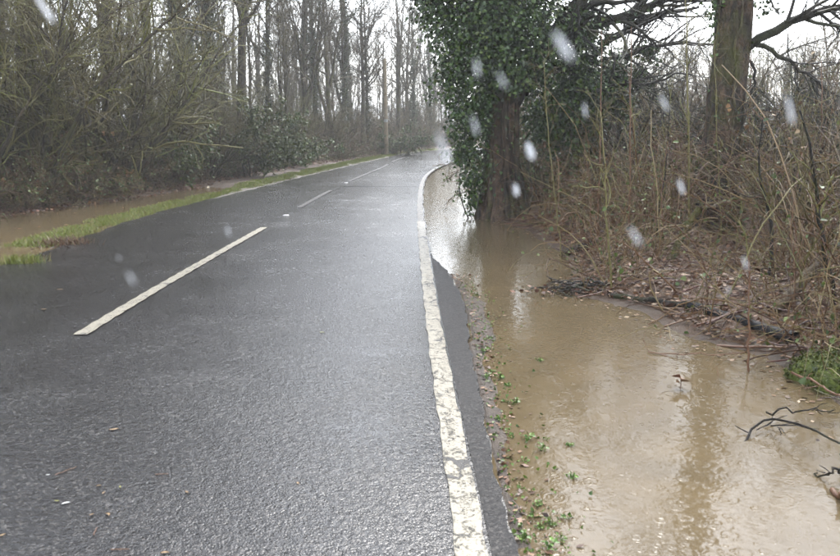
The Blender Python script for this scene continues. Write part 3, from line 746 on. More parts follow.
    sb = Buf(); tubes(sb, sp, np.full((ns, 7), .004), 3); link('ivy_strands', sb.mesh('ivy_strands', M_twig_dark), root, kind='stuff')
    pp = along(sp, 2600, g) + g.normal(size=(2600, 3)) * .03; leaves(ib, pp, norm(g.normal(size=pp.shape)), (.03, .075), g)
    # ivy creeping down the left of the stem to the water
    m = 1500; f = 1 + g.random(m) ** .6 * 8; j = f.astype(int); an = g.normal(size=m) * .45 + 3.3; dd_ = np.stack([np.cos(an), np.sin(an), np.zeros(m)], -1)
    leaves(ib, tr[j] + (tr[j + 1] - tr[j]) * (f - j)[:, None] + dd_ * (rad[j] + .03 + (.02 + .012 * f) * g.random(m))[:, None] + g.normal(size=(m, 3)) * .03, dd_, (.034, .08), g)
    link('ivy', ib.mesh('ivy', M_ivy), root, kind='stuff')
    # short bare sucker shoots round the foot
    for k in range(7):
        an = g.uniform(0, 6.28); b = Buf(); s0 = np.array([math.cos(an) * .6, math.sin(an) * .5, -.05])
        q = smooth_path([s0, s0 + [g.normal() * .1, g.normal() * .1, .5], s0 + [g.normal() * .3, g.normal() * .2, 1.1]], 6); tubes(b, q[None], np.linspace(.014, .005, 6)[None], 5); link('sucker', b.mesh('sucker', M_twig_dark), root)
    nest(root, 'trunk', ('limb', 'vine'))
    return root
ivy_tree()

def mossy_tree():
    g = np.random.default_rng(8)
    bx, by, _ = G(716, 232, .1); zb = gz(bx, by)
    root = bpy.data.objects.new('mossy_tree', None); col.objects.link(root); root.location = (bx, by, zb); o = np.array(root.location)
    tag(root, 'thick mossy trunk rising out of the right-hand bramble thicket', 'tree')
    W = lambda u, v, dy=0.: np.array(P(u, v, by + dy)) - o
    tr = smooth_path([W(715, 240), W(716, 215), W(719, 180), W(722, 140), W(726, 90), W(733, 30), W(736, -40), W(745, -140), W(750, -260), W(742, -400), W(748, -560)], 64)
    px = by / 800.
    rad = np.interp(np.linspace(0, 1, 64), [0, .03, .1, .25, .4, 1], [30 * px, 24 * px, 18 * px, 16.5 * px, 15.5 * px, 4 * px])
    a = np.arange(32) / 32 * 2 * math.pi
    lob = np.stack([1 + .05 * np.sin(9 * a + 6 * np.sin(t * 3.1)) * np.sin(t * 9 + 2 * a) + g.normal(size=32) * .035 + .10 * np.sin(3 * a + t) * math.exp(-t * 1.5) + .045 * np.sin(5 * a + t * 4) + .03 * np.sin(11 * a - t * 3) for t in np.linspace(0, 5, 64)])[None]
    tb = Buf(); tubes(tb, tr[None], rad[None], 32, lob)
    LL = []
    def limb(pl, r0, r1, n=12):
        q = smooth_path(pl, n) + np.concatenate([np.zeros((1, 3)), g.normal(size=(n - 1, 3)) * .018]); r = np.linspace(r0, r1, n); lbf = Buf(); tubes(lbf, q[None], r[None], 8); link('limb', lbf.mesh('limb', M_dark), root); LL.append((q, r))
    limb([W(744, 50), W(760, 36, -.1), W(785, 24, -.2), W(812, 14, -.3), W(850, 4, -.4), W(930, -20, -.5)], .062, .03)
    limb([W(752, 44), W(768, 44, -.1), W(782, 58, -.1), W(800, 66), W(826, 88), W(840, 96)], .035, .008)
    limb([W(748, 60, .1), W(757, 72), W(752, 90), W(760, 104), W(754, 118)], .022, .006)
    limb([W(735, -60), W(690, -130, .3), W(640, -230, .5)], .12, .03)
    limb([W(742, -120), W(800, -220, -.3), W(850, -340, -.5)], .13, .03)
    limb([W(745, -200), W(770, -320, 1.), W(760, -460, 1.8)], .11, .03)
    limb([W(735, -20), W(700, -60, -.4), W(660, -90, -.8)], .06, .015)
    limb([W(735, -30), W(790, -50, -.5), W(860, -60, -.9)], .07, .015)
    link('trunk', tb.mesh('trunk', M_bark_moss), root)
    L = np.stack([l[0] for l in LL]); LR = np.stack([l[1] for l in LL])
    b2, r2 = grow(L, LR, 130, .2, 1., (.35, 1.3), (.35, 1.1), 6, up=-.1, noise=.2, ratio=.5, rmin=.007, tip=.35, rg=g)
    b3, r3 = grow(b2, r2, 800, .1, 1., (.15, .6), (.35, 1.0), 4, noise=.25, ratio=.6, rmin=.0035, tip=.5, rg=g)
    cb = Buf(); tubes(cb, b2, r2, 4); tubes(cb, b3, r3, 3)
    link('crown', cb.mesh('crown', M_twig_dark), root, kind='stuff')
    ib = Buf(); n = 900
    f = g.random(n) * 30; j = f.astype(int); an = g.random(n) * 6.283; d = np.stack([np.cos(an), np.sin(an), np.zeros(n)], -1)
    keep = (np.sin(an * 2 + f * .45) + .6 * np.sin(f * .9 + an)) > .55
    pos = tr[j] + (tr[j + 1] - tr[j]) * (f - j)[:, None] + d * (rad[j] + .02 + .03 * g.random(n))[:, None]
    leaves(ib, pos[keep], d[keep], (.03, .065), g)
    q = W(713, 8) + g.normal(size=(120, 3)) * np.array([.07, .1, .1]); leaves(ib, q, norm(g.normal(size=q.shape)), (.03, .06), g)
    q = W(764, 8) + g.normal(size=(90, 3)) * np.array([.1, .1, .06]); leaves(ib, q, norm(g.normal(size=q.shape)), (.03, .06), g)
    link('ivy', ib.mesh('ivy', M_ivy), root, kind='stuff')
    for k in range(3):
        a0 = [3.6, 4.6, 5.6][k]; i1 = 38; ang = a0 + np.cumsum(g.normal(size=i1) * .08)
        qq = tr[:i1] + np.stack([np.cos(ang), np.sin(ang), np.zeros(i1)], -1) * (rad[:i1] * 1.0 + .008)[:, None]
        b = Buf(); tubes(b, qq[None], np.linspace(.022, .008, i1)[None], 6); link('vine', b.mesh('vine', M_bark), root)
    nest(root, 'trunk', ('limb', 'vine'))
mossy_tree_root = mossy_tree()

# ------------------------------------------------------------------ right bank: thicket, shrubs, saplings
BANK = np.array(bank[3:-1])
def bank_points(n, depth, g, near=1.6):
    """points on the bank, inland from the shore line"""
    out = []
    while len(out) < n:
        x = g.uniform(.8, 17, 4 * n); y = g.uniform(3.2, 26, 4 * n)
        d = sdf(RIGHT_POOL, x, y)
        ok = (d > .12) & (d < depth) & (x > .8) & (x < .60 * y + 2.5) & (g.random(4 * n) < np.exp(-d / depth * near) * np.clip(9 / y, .35, 1))
        ok &= ~((np.hypot(x - 1.45, y - 13.8) < .6))
        out += list(zip(x[ok], y[ok], d[ok]))
    return np.array(out[:n])
def thicket():
    g = np.random.default_rng(55)
    b = Buf()
    q = bank_points(6400, 9, g); q = q[(q[:, 2] > .9) | (g.random(len(q)) < .85)]; q = q[(wob(q[:, 0], q[:, 1], .5) > -.25) | (g.random(len(q)) < .4)]; q = q[~((np.abs(q[:, 0] / q[:, 1] - .372) < .06) & (q[:, 1] < 11.3) & (q[:, 2] > .4)) | (g.random(len(q)) < .14)]; n = len(q); z = ground_z(q[:, 0], q[:, 1])
    k = 8; an = g.random(n) * 6.283; el = g.random(n) * 1.15
    d = np.stack([np.cos(an) * np.sin(el), np.sin(an) * np.sin(el), np.cos(el)], -1)
    ln = (.35 + 1.8 * g.random(n) ** 1.3) * np.clip(.42 + q[:, 2] * .6, .42, 1.25)
    st = np.empty((n, k, 3)); p = np.stack([q[:, 0], q[:, 1], z - .04], -1); st[:, 0] = p
    arch = (g.random(n) * .75)[:, None]; bend = g.normal(size=(n, 3)) * .12
    for s in range(k - 1):
        d = norm(d + g.normal(size=(n, 3)) * .11 + bend + np.array([[0, 0, -1.]]) * arch * s / k * .9); p = p + d * (ln / (k - 1))[:, None]
        gl = ground_z(p[:, 0], p[:, 1]) + .015; p[:, 2] = np.maximum(p[:, 2], gl); st[:, s + 1] = p
    r = (.0024 + .009 * g.random(n) ** 3.5)[:, None] * (1 - .55 * np.linspace(0, 1, k)[None])
    tubes(b, st, r, 3)
    c2, cr = grow(st, r, 9000, .1, 1., (.12, .6), (.4, 1.2), 4, up=.1, noise=.25, ratio=.7, rmin=.0026, tip=.6, rg=g); tubes(b, c2, cr, 3)
    link('bramble_thicket', b.mesh('bramble_thicket', M_bramble), kind='stuff', label='tangled brown bramble canes covering the right bank', cat='brambles')
    # leaves still hanging on the canes
    lb = Buf(); m = 5200; pos = along(c2, m, g) + g.normal(size=(m, 3)) * .01
    leaves(lb, pos, norm(g.normal(size=(m, 3)) + np.array([0, 0, .7])), (.025, .06), g, .2)
    link('bramble_leaves', lb.mesh('bramble_leaves', M_green), kind='stuff', label='small green leaves among the canes of the right bank', cat='leaves')
    # litter on the bank
    lb = Buf(); q = bank_points(15000, 6, g, 2.4); pos = np.stack([q[:, 0], q[:, 1], ground_z(q[:, 0], q[:, 1]) + .008 + .03 * g.random(len(q))], -1)
    small_leaves(lb, pos, (.03, .085), g, .75)
    link('leaf_litter', lb.mesh('leaf_litter', M_litter, False), kind='stuff', label='wet brown leaf litter on the right bank', cat='leaf litter')
    # fallen sticks on the ground
    q = bank_points(900, 4, g, 2.2); n = len(q); an = g.random(n) * 6.283; ln = .15 + .5 * g.random(n); t = np.linspace(-.5, .5, 4)
    px = q[:, 0, None] + np.cos(an)[:, None] * ln[:, None] * t; py = q[:, 1, None] + np.sin(an)[:, None] * ln[:, None] * t
    pz = np.maximum(ground_z(px, py), WATER_Z) + .012 + .04 * g.random((n, 1))
    b = Buf(); tubes(b, np.stack([px, py, pz], -1) + g.normal(size=(n, 4, 3)) * .012, np.repeat((.003 + .007 * g.random(n) ** 2)[:, None], 4, 1), 4)
    link('fallen_sticks', b.mesh('fallen_sticks', M_bramble), kind='stuff', label='dead sticks lying among the leaf litter on the right bank', cat='sticks')
thicket()
g = np.random.default_rng(77)
wq = bank_points(90, 6.0, g, .5); wq = wq[(wq[:, 2] > 1.2) & ~((wq[:, 1] < 11.5) & (np.abs(wq[:, 0] / wq[:, 1] - .375) < .06))][:20]
for i, (x, y, d) in enumerate(wq): place('whip_shrub', WHIP[i % 2], x, y, g.uniform(0, 6.28), g.uniform(.75, 1.15) * min(1, .5 + d * .35), 'straw-coloured shrub of thin whips on the right bank', 'shrub', 'whip shrubs of the right bank')
rs = [(560, 16.5, 1, 1.0, 'twiggy shrub in the shade right of the ivy-clad tree'), (600, 15.0, 2, .85, 'loose brown shrub between the ivy-clad tree and the mossy trunk'),
      (648, 14.0, 0, .9, 'dark spiny shrub just left of the mossy trunk'), (690, 15.5, 2, .9, 'grey twiggy shrub behind the mossy trunk, left side'),
      (770, 12.5, 0, .95, 'dark spiny shrub right of the mossy trunk'), (815, 10.5, 0, .8, 'crooked dark shrub above the leaning log, near right border'), (870, 11.5, 1, 1.0, 'leafy shrub cut by the right border'),
      (730, 18.0, 2, 1.0, 'tall grey shrub behind the mossy trunk'), (800, 17., 2, 1.0, 'tall grey shrub below the long bare branch')]
for i, (u, Yd, k, s, lb) in enumerate(rs): place('twiggy_shrub', SPINY[k], at_u(u, Yd), Yd, i * 2.1, s, lb, 'shrub', 'shrubs of the right bank')
for i in range(40):
    Yd = g.uniform(17, 46); x = Yd * g.uniform(.16, .68)
    place('twiggy_shrub', (SPINY + HAZEL[1:2] + HAZEL[3:])[g.integers(0, 5)], x, Yd, g.uniform(0, 6.28), g.uniform(.7, 1.05), 'greyish leafless shrub in the background behind the right bank', 'shrub', 'background shrubs behind the right bank')
for i in range(26):
    Yd = g.uniform(12.5, 24); x = Yd * g.uniform(.14, .62)
    place('bramble_bush', (BRIAR + GREEN[1:])[g.integers(0, 3)], x, Yd, g.uniform(0, 6.28), g.uniform(.8, 1.2), 'low bramble bush behind the right bank', 'bush', 'bramble bushes behind the right bank')
for i in range(30):
    Yd = g.uniform(48, 80); x = Yd * g.uniform(.22, .75)
    place('bare_tree', TREE[g.integers(0, 4)], x, Yd, g.uniform(0, 6.28), g.uniform(.42, .58), 'small pale bare tree on the skyline behind the right thicket', 'tree', 'skyline trees on the right')
for i in range(16):
    Yd = g.uniform(24, 50); x = Yd * g.uniform(.06, .16) + 1.5
    if x < float(xR(Yd)) + 2.5: continue
    place('twiggy_shrub', HAZEL[g.integers(0, 4)], x, Yd, g.uniform(0, 6.28), g.uniform(.7, 1.), 'shrub behind the ivy-clad tree on the inside of the bend', 'shrub', 'shrubs on the inside of the bend')

def stem(name, px, Yd, r0, r1, mat, label, cat='sapling', twigs=12, n=14, wig=.005, seed=0, rise=True):
    """a single stem through measured points; the first point is its foot"""
    g = np.random.default_rng(seed + 900)
    pts = [np.array(P(u, v, Yd + (dy[0] if dy else 0))) for u, v, *dy in px]
    f = pts[0].copy(); zf = gz(f[0], f[1])
    root = bpy.data.objects.new(name, None); col.objects.link(root); root.location = (f[0], f[1], max(zf, WATER_Z) if not rise else zf); o = np.array(root.location)
    tag(root, label, cat)
    pts[0][2] = o[2] - .08
    q = smooth_path(np.array(pts) - o, n); q[1:] += g.normal(size=(n - 1, 3)) * wig
    r = np.linspace(r0, r1, n); b = Buf(); tubes(b, q[None], r[None], 7); caps(b, q[-1], q[-1] - q[-2], r1, 8)
    link('stem', b.mesh('stem', mat), root)
    if twigs:
        t1, tr1 = grow(q[None], r[None], twigs, .25, 1., (.15, .6), (.4, 1.), 5, up=.2, noise=.2, ratio=.55, rmin=.003, tip=.5, rg=g)
        t2, tr2 = grow(t1, tr1, twigs * 4, .2, 1., (.06, .25), (.4, 1.), 3, noise=.25, ratio=.7, rmin=.0025, tip=.6, rg=g)
        b = Buf(); tubes(b, t1, tr1, 4); tubes(b, t2, tr2, 3); link('twigs', b.mesh('twigs', M_twig), root, kind='stuff')
    return root
M_ystem = mat_plain('yellow_green_stem', (.10, .092, .03), (.17, .145, .055), 25., .55)
M_rstem = mat_plain('reddish_stem', (.10, .05, .03), (.17, .09, .05), 25., .55)
M_moss_log = mat_bark('mossy_log', (.06, .042, .026), (.20, .155, .10), (.10, .115, .022), .7, vert=18.)
def yd(u, v): return G(u, v, .05)[1]
stem('sapling', [(613, 288), (609, 255), (606, 215), (605, 165), (600, 110)], yd(613, 288), .011, .005, M_ystem, 'upright yellow-green sapling at the water edge by the twig pile', seed=1)
stem('sapling', [(634, 225), (636, 190), (636, 150), (630, 90)], 10.6, .012, .005, M_ystem, 'thin yellow-green stem left of the leaning pale log', seed=2)
stem('sapling', [(690, 235), (689, 170), (688, 120), (687, 40), (686, -20)], 9.6, .014, .006, M_ystem, 'tall straight sapling crossing the sky left of the mossy trunk', twigs=16, seed=3)
stem('sapling', [(767, 292), (774, 255), (768, 205), (757, 170), (762, 120)], yd(767, 292), .022, .006, M_dark, 'bent dark green stem above the middle of the black pipe', twigs=16, seed=4)
stem('sapling', [(838, 305), (828, 262), (822, 238), (815, 190), (812, 150), (800, 110)], yd(838, 315), .026, .007, M_dark, 'twisted dark stem beside the mossy leaning log at right', twigs=18, seed=5)
stem('sapling', [(749, 364), (750, 330), (748, 290), (749, 255)], yd(749, 360), .008, .004, M_rstem, 'reddish upright stem standing in water before the pipe end', twigs=5, seed=6, rise=False)
stem('sapling', [(735, 250), (742, 205), (760, 160), (785, 128), (800, 122)], 9.2, .012, .004, M_ystem, 'arching yellow-green shoot right of the mossy trunk', twigs=10, seed=7)
stem('sapling', [(596, 275), (590, 230), (592, 190), (584, 150)], 9.4, .008, .003, M_rstem, 'thin reddish shoot left of the yellow-green sapling', twigs=8, seed=8)
stem('sapling', [(655, 280), (664, 230), (660, 190), (668, 140)], 8.8, .009, .003, M_rstem, 'brown shoot just left of the pale leaning log', twigs=9, seed=9)
stem('sapling', [(800, 330), (792, 280), (796, 230), (786, 185)], 6.9, .007, .003, M_rstem, 'slender brown shoot left of the mossy leaning log', twigs=7, seed=10)
stem('sapling', [(790, 262), (800, 205), (796, 150), (806, 105)], 9.0, .012, .004, M_dark, 'dark upright shoot under the long bare branch', twigs=12, seed=11)

g_ = np.random.default_rng(321)
for i in range(12):
    u = g_.uniform(560, 835); Yd = g_.uniform(8.0, 12.5); v0 = 122 + 1280 / Yd - 12; dx = g_.normal() * 12; top = g_.uniform(20, 120)
    if at_u(u, Yd) < 1.5: continue
    stem('sapling', [(u, v0), (u + dx * .3, v0 - 40), (u + dx * .7, (v0 + top) / 2), (u + dx, top)], Yd, g_.uniform(.008, .014), .004, (M_ystem, M_dark, M_rstem)[i % 3], ('thin yellow-green sapling rising out of the right thicket', 'thin dark sapling rising out of the right thicket', 'thin reddish sapling rising out of the right thicket')[i % 3], twigs=14, seed=40 + i)['group'] = 'thin saplings in the right thicket'
def log(name, a, b_, ra, rb, mat, label, cat='log', sides=12, n=12, wig=.01, seed=0, sag=0.):
    g = np.random.default_rng(seed + 40); a = np.array(a, float); b_ = np.array(b_, float)
    root = bpy.data.objects.new(name, None); col.objects.link(root); root.location = a; tag(root, label, cat)
    t = np.linspace(0, 1, n)[:, None]; q = (b_ - a) * t + np.array([0, 0, -sag]) * np.sin(t * math.pi); q[1:-1] += g.normal(size=(n - 2, 3)) * wig
    r = np.linspace(ra, rb, n) * (1 + g.normal(size=n) * wig * 3); bf = Buf(); tubes(bf, q[None], r[None], sides)
    link('shaft', bf.mesh('shaft', mat), root)
    bf = Buf(); caps(bf, q[0], q[0] - q[1], r[0], sides); link('cut_end', bf.mesh('cut_end', mat, False), root); bf = Buf(); caps(bf, q[-1], q[-1] - q[-2], r[-1], sides); link('cut_end', bf.mesh('cut_end', mat, False), root)
    return root
def gp(u, v, z): return np.array(G(u, v, z))
def gpt(u, v, h):                         # a point h above the ground (or the water) on a line of sight
    z = 0.
    for _ in range(8):
        p = G(u, v, z); z = max(gz(p[0], p[1]), WATER_Z) + h
    return np.array(G(u, v, z))
M_pipe = mat_plain('black_pipe', (.005, .005, .006), (.012, .012, .012), 26., .55, .7, .012, .25)
pa, pb = gpt(688, 305, .035), gpt(794, 339, .04)
pr_ = log('drain_pipe', pa, pb, .046, .046, M_pipe, 'black plastic pipe lying along the water edge on the right', 'pipe', 16, 10, .0015, 1)
bf = Buf()
qd = (pb - pa) / np.linalg.norm(pb - pa); Lp = float(np.linalg.norm(pb - pa))
tubes(bf, np.stack([qd * (Lp - .09), qd * (Lp + .004)])[None], np.full((1, 2), .053), 16); link('collar', bf.mesh('collar', M_pipe), pr_)
log('leaning_log', gpt(668, 262, .0), P(699, 208, 8.6), .042, .034, M_moss_log, 'pale broken log leaning left of the mossy trunk foot', seed=2)
log('leaning_log', gpt(773, 312, .0), P(829, 254, 6.6), .045, .05, M_moss_log, 'green mossy log leaning up to the right above the pipe', seed=3)
log('fallen_log', gpt(562, 254, .02), gpt(603, 240, .05), .05, .035, M_dark, 'dark short log lying at the shore below the thicket', seed=4)
log('fallen_log', gpt(612, 296, .02), gpt(690, 304, .04), .03, .02, M_dark, 'thin dark fallen limb running from twig pile to the pipe', seed=5)
log('fallen_branch', P(705, 208, 8.5), P(745, 196, 9.), .02, .014, M_moss_log, 'pale short branch wedged across the mossy trunk foot', 'branch', seed=6)

def branchlet(name, pts, r0, r1, mat, label, cat, ntw=10, tl=(.1, .35), seed=0, flat=True):
    g = np.random.default_rng(seed + 300); pts = np.array(pts, float)
    root = bpy.data.objects.new(name, None); col.objects.link(root); root.location = pts[0]; tag(root, label, cat)
    q = smooth_path(pts - pts[0], 12); q[1:] += g.normal(size=(11, 3)) * .008; r = np.linspace(r0, r1, 12)
    b = Buf(); tubes(b, q[None], r[None], 6); link('stem', b.mesh('stem', mat), root)
    t1, tr1 = grow(q[None], r[None], ntw, .1, 1., tl, (.5, 1.2), 5, noise=.2, ratio=.6, rmin=.003, tip=.5, rg=g)
    if flat: t1[..., 2] = np.where(t1[..., 2] < -pts[0][2] + WATER_Z - .04, -pts[0][2] + WATER_Z - .04, t1[..., 2] * .6)
    b = Buf(); tubes(b, t1, tr1, 4); link('twigs', b.mesh('twigs', mat), root, kind='stuff')
    return root
branchlet('drowned_branch', [gp(738, 448, -.05), gp(752, 425, .02), gp(766, 413, .05), gp(800, 424, .06), gp(842, 446, .09), gp(880, 452, .12)], .007, .005, M_dark, 'bent dark branch sticking out of the water at lower right', 'branch', 12, (.08, .3), 1)
branchlet('drowned_branch', [gp(766, 412, .02), gp(800, 410, .04), gp(835, 410, .05)], .006, .003, M_dark, 'straight thin twig above the bent branch in the water', 'branch', 6, (.05, .15), 2)
branchlet('drowned_branch', [gp(848, 468, .02), gp(832, 472, .03), gp(815, 476, -.03)], .009, .004, M_dark, 'short twig poking from the water at the right border', 'branch', 4, (.05, .15), 3)
branchlet('fallen_branch', [gp(791, 372, .02), gp(815, 382, .05), gp(850, 402, .12)], .008, .006, M_rstem, 'straight reddish stick pointing at the mossy tussock', 'branch', 3, (.05, .12), 4)
branchlet('fallen_branch', [gp(588, 278, .02), gp(612, 278, .05), gp(640, 274, .08)], .006, .004, M_rstem, 'orange-brown stick lying across the twig pile', 'branch', 4, (.08, .2), 5)
branchlet('drowned_branch', [gp(648, 352, -.02), gp(700, 355, .0), gp(745, 354, .03)], .004, .003, M_rstem, 'long thin stalk lying on the water below the pipe', 'branch', 4, (.05, .15), 6)
branchlet('fallen_branch', [gp(832, 490, -.03), gp(845, 498, .03), gp(870, 500, .05)], .012, .01, M_rstem, 'reddish stick end at the right border in the water', 'branch', 2, (.05, .12), 7)
# twig pile washed together at the shore
def twig_pile():
    g = np.random.default_rng(66); c = gpt(586, 291, 0)
    root = bpy.data.objects.new('twig_pile', None); col.objects.link(root); root.location = c; tag(root, 'heap of dark twigs washed against the shore by the sapling', 'twigs')
    n = 90; an = g.random(n) * 3.14; ctr = g.normal(size=(n, 3)) * np.array([.2, .10, .03]) + np.array([0, 0, .03]); ln = .1 + .3 * g.random(n) ** 1.5; t = np.linspace(-.5, .5, 5)[None, :, None]
    d = np.stack([np.cos(an), np.sin(an), g.normal(size=n) * .18], -1)
    q = ctr[:, None] + d[:, None] * ln[:, None, None] * t + g.normal(size=(n, 5, 3)) * .012
    b = Buf(); tubes(b, q, np.repeat((.003 + .006 * g.random(n))[:, None], 5, 1), 4); link('twigs', b.mesh('twigs', M_twig_dark), root, kind='stuff')
    b = Buf(); p = g.normal(size=(260, 3)) * np.array([.3, .14, .02]) + np.array([0, 0, .02]); small_leaves(b, p, (.03, .07), g, .6); link('leaves', b.mesh('leaves', M_litter, False), root, kind='stuff')
twig_pile()
# hanging vine loop
def vine_loop():
    pts = [P(769, 262, 7.4), P(772, 285, 7.3), P(776, 302, 7.2), P(770, 314, 7.2), P(762, 308, 7.2), P(764, 290, 7.25), P(770, 270, 7.35)]
    pts = np.array(pts); b = Buf(); q = smooth_path(pts - pts[0], 22); tubes(b, q[None], np.full((1, 22), .006), 6)
    link('vine_loop', b.mesh('vine_loop', M_ystem), loc=pts[0], label='pale yellow vine hanging in a loop above the pipe', cat='vine')
vine_loop()
# mossy tussock at the right border
def tussock():
    g = np.random.default_rng(3); c = gp(845, 372, .04)
    root = bpy.data.objects.new('mossy_tussock', None); col.objects.link(root); root.location = c; tag(root, 'bright green mossy tussock at the right border above the water', 'tussock')
    k, s = 10, 18; ph = np.linspace(0, math.pi / 2, k); a = np.arange(s) / s * 2 * math.pi
    rr = .32 * np.cos(ph)[:, None] * (1 + .16 * np.sin(3 * a + 1)[None] + .08 * np.sin(7 * a)[None]) + .001
    V = np.stack([rr * np.cos(a), rr * np.sin(a) * .8, .19 * np.sin(ph)[:, None] * np.ones((1, s)) - .07], -1).reshape(-1, 3)
    q = np.array([[i * s + j, i * s + (j + 1) % s, (i + 1) * s + (j + 1) % s, (i + 1) * s + j] for i in range(k - 1) for j in range(s)])
    link('mound', mesh_quads('mound', V, q, mat_plain('moss', (.035, .05, .01), (.13, .16, .025), 22., .7, .9, .03)), root)
    b = Buf(); n = 3600; idx = g.integers(0, len(V), n); p = V[idx] + g.normal(size=(n, 3)) * .02; small_leaves(b, p, (.012, .035), g, 0.); link('moss', b.mesh('moss', mat_island('tussock_moss', [(0, (.025, .032, .006)), (.5, (.06, .07, .012)), (1, (.12, .125, .03))])), root, kind='stuff')
    b = Buf(); n = 40; idx = g.integers(0, len(V), n); p = V[idx]; leaves(b, p, norm(g.normal(size=(n, 3)) + [0, 0, 1]), (.03, .05), g, -.2); link('leaves', b.mesh('leaves', M_green), root, kind='stuff')
tussock()

# ------------------------------------------------------------------ verge grass, litter of the left wood, weeds, road litter
def blades(name, pos, h, w, mat, label, cat, g, lean=.5):
    n = len(pos); an = g.random(n) * 6.283; sd_ = np.stack([np.cos(an), np.sin(an), np.zeros(n)], -1) * (w * (.6 + .8 * g.random(n)))[:, None]
    hh = h * (.4 + .8 * g.random(n)); tp = pos + np.stack([g.normal(size=n) * lean * hh, g.normal(size=n) * lean * hh, hh], -1)
    V = np.stack([pos - sd_, pos + sd_, tp + sd_ * .15, tp - sd_ * .15], 1).reshape(-1, 3)
    b = Buf(); b.add(V, np.arange(n)[:, None] * 4 + np.arange(4)[None]); return link(name, b.mesh(name, mat, False), kind='stuff', label=label, cat=cat)
g = np.random.default_rng(15)
yy = 9.6 + 38 * g.random(60000) ** 1.15; off = g.uniform(.10, .85, len(yy)); xx = xL(yy) - off
wv = wob(xx, yy, .45)
keep = (wv > -.65 + 1.4 * np.abs(off - .42)) & (yy > 10.5) & (g.random(len(yy)) < np.clip(1.25 - np.abs(off - .42) * 1.8, .1, 1))
xx, yy = xx[keep], yy[keep]
zz = np.maximum(ground_z(xx, yy), WATER_Z)
blades('verge_grass', np.stack([xx, yy, zz - .005], -1), .05, .006, M_grass, 'bright green strip of grass along the left road edge', 'grass', g)
q = np.stack([np.full(300, 0.), np.full(300, 0.), np.zeros(300)], -1)
for u, v, r, lb in ((66, 243, .16, 'brown grass clump at the near end of the left grass strip'), (22, 262, .12, 'small grassy clump in the mud at the left border')):
    c = np.array(G(u, v, 0)); p = c + np.stack([g.normal(size=700) * r, g.normal(size=700) * r * .6, np.full(700, -.03)], -1)
    root = bpy.data.objects.new('grass_clump', None); col.objects.link(root); root.location = c; tag(root, lb, 'grass')
    b = blades('blades', p - c, .11, .006, M_grass if u < 50 else M_bramble, None, None, g); b.parent = root
ll = Buf(); y0 = 10 + 45 * g.random(16000) ** 1.3; x0 = xW(y0) + .5 - np.abs(g.normal(size=16000)) * 2.2
small_leaves(ll, np.stack([x0, y0, np.maximum(ground_z(x0, y0), WATER_Z) + .01 + .02 * g.random(16000)], -1), (.04, .10), g, .75)
link('leaf_litter', ll.mesh('leaf_litter', M_litter, False), kind='stuff', label='brown leaf litter under the left wood edge', cat='leaf litter')
# weeds growing in the shallow margin of the flood water
wpx = [(490, 325), (488, 340), (483, 352), (492, 372), (500, 378), (497, 396), (505, 402), (516, 403), (486, 378), (500, 420), (512, 438), (524, 462), (527, 440), (570, 446), (539, 361), (545, 440), (534, 517), (524, 540), (540, 528), (552, 524), (531, 552), (560, 540), (548, 548), (508, 386), (571, 478), (520, 490), (566, 518), (543, 450), (538, 505)]
proto_w = []
for k in range(5):
    gg = np.random.default_rng(500 + k); b = Buf(); n = 9 + 3 * k; a = gg.random(n) * 6.283; rr = gg.random(n) ** .6 * .035
    p = np.stack([np.cos(a) * rr, np.sin(a) * rr, .004 + .02 * gg.random(n)], -1); leaves(b, p, norm(np.stack([np.cos(a), np.sin(a), np.full(n, .7)], -1)), (.012, .026), gg, .05, .35)
    lm = b.mesh('leaves', M_weed); b = Buf(); st = np.stack([np.zeros((n, 3)) + [0, 0, -.06], p * .5, p], 1); tubes(b, st, np.full((n, 3), .0015), 3); proto_w.append((lm, b.mesh('stem', M_weed)))
for i, (u, v) in enumerate(wpx):
    x, y, _ = G(u, v, WATER_Z); root = bpy.data.objects.new('water_weed', None); col.objects.link(root); root.location = (x, y, max(gz(x, y), WATER_Z)); root.rotation_euler = (0, 0, i * 1.9); root.scale = [.5 + .4 * ((i * 7) % 5) / 4] * 3
    tag(root, 'small bright green weed poking out of the flooded road margin', 'weed', 'weeds along the flooded road margin')
    lm, sm = proto_w[i % 5]; link('stem', sm, root); c = link('leaves', lm, root, kind='stuff')
g = np.random.default_rng(16); n = 480; y0 = 2.6 + 6 * g.random(n); x0 = xE(y0) + .02 + np.abs(g.normal(size=n)) * .10
b = Buf(); small_leaves(b, np.stack([x0, y0, np.maximum(ground_z(x0, y0), WATER_Z) + .006], -1), (.012, .045), g, .85); link('margin_debris', b.mesh('margin_debris', M_litter, False), kind='stuff', label='bits of leaf and soil along the broken asphalt edge', cat='debris')
n = 600; x0 = xE(y0 := 2.6 + 5.5 * g.random(n) ** 1.4 + .1 * np.sin(g.random(n) * 60)) + .02 + np.abs(g.normal(size=n)) * .14
b = Buf(); p = np.stack([x0, y0, np.maximum(ground_z(x0, y0), WATER_Z) + .006], -1); leaves(b, p, norm(g.normal(size=(n, 3)) + [0, 0, 1.2]), (.010, .024), g, 0.); link('margin_seedlings', b.mesh('margin_seedlings', M_weed), kind='stuff', label='tiny green seedlings along the broken asphalt edge', cat='seedlings')
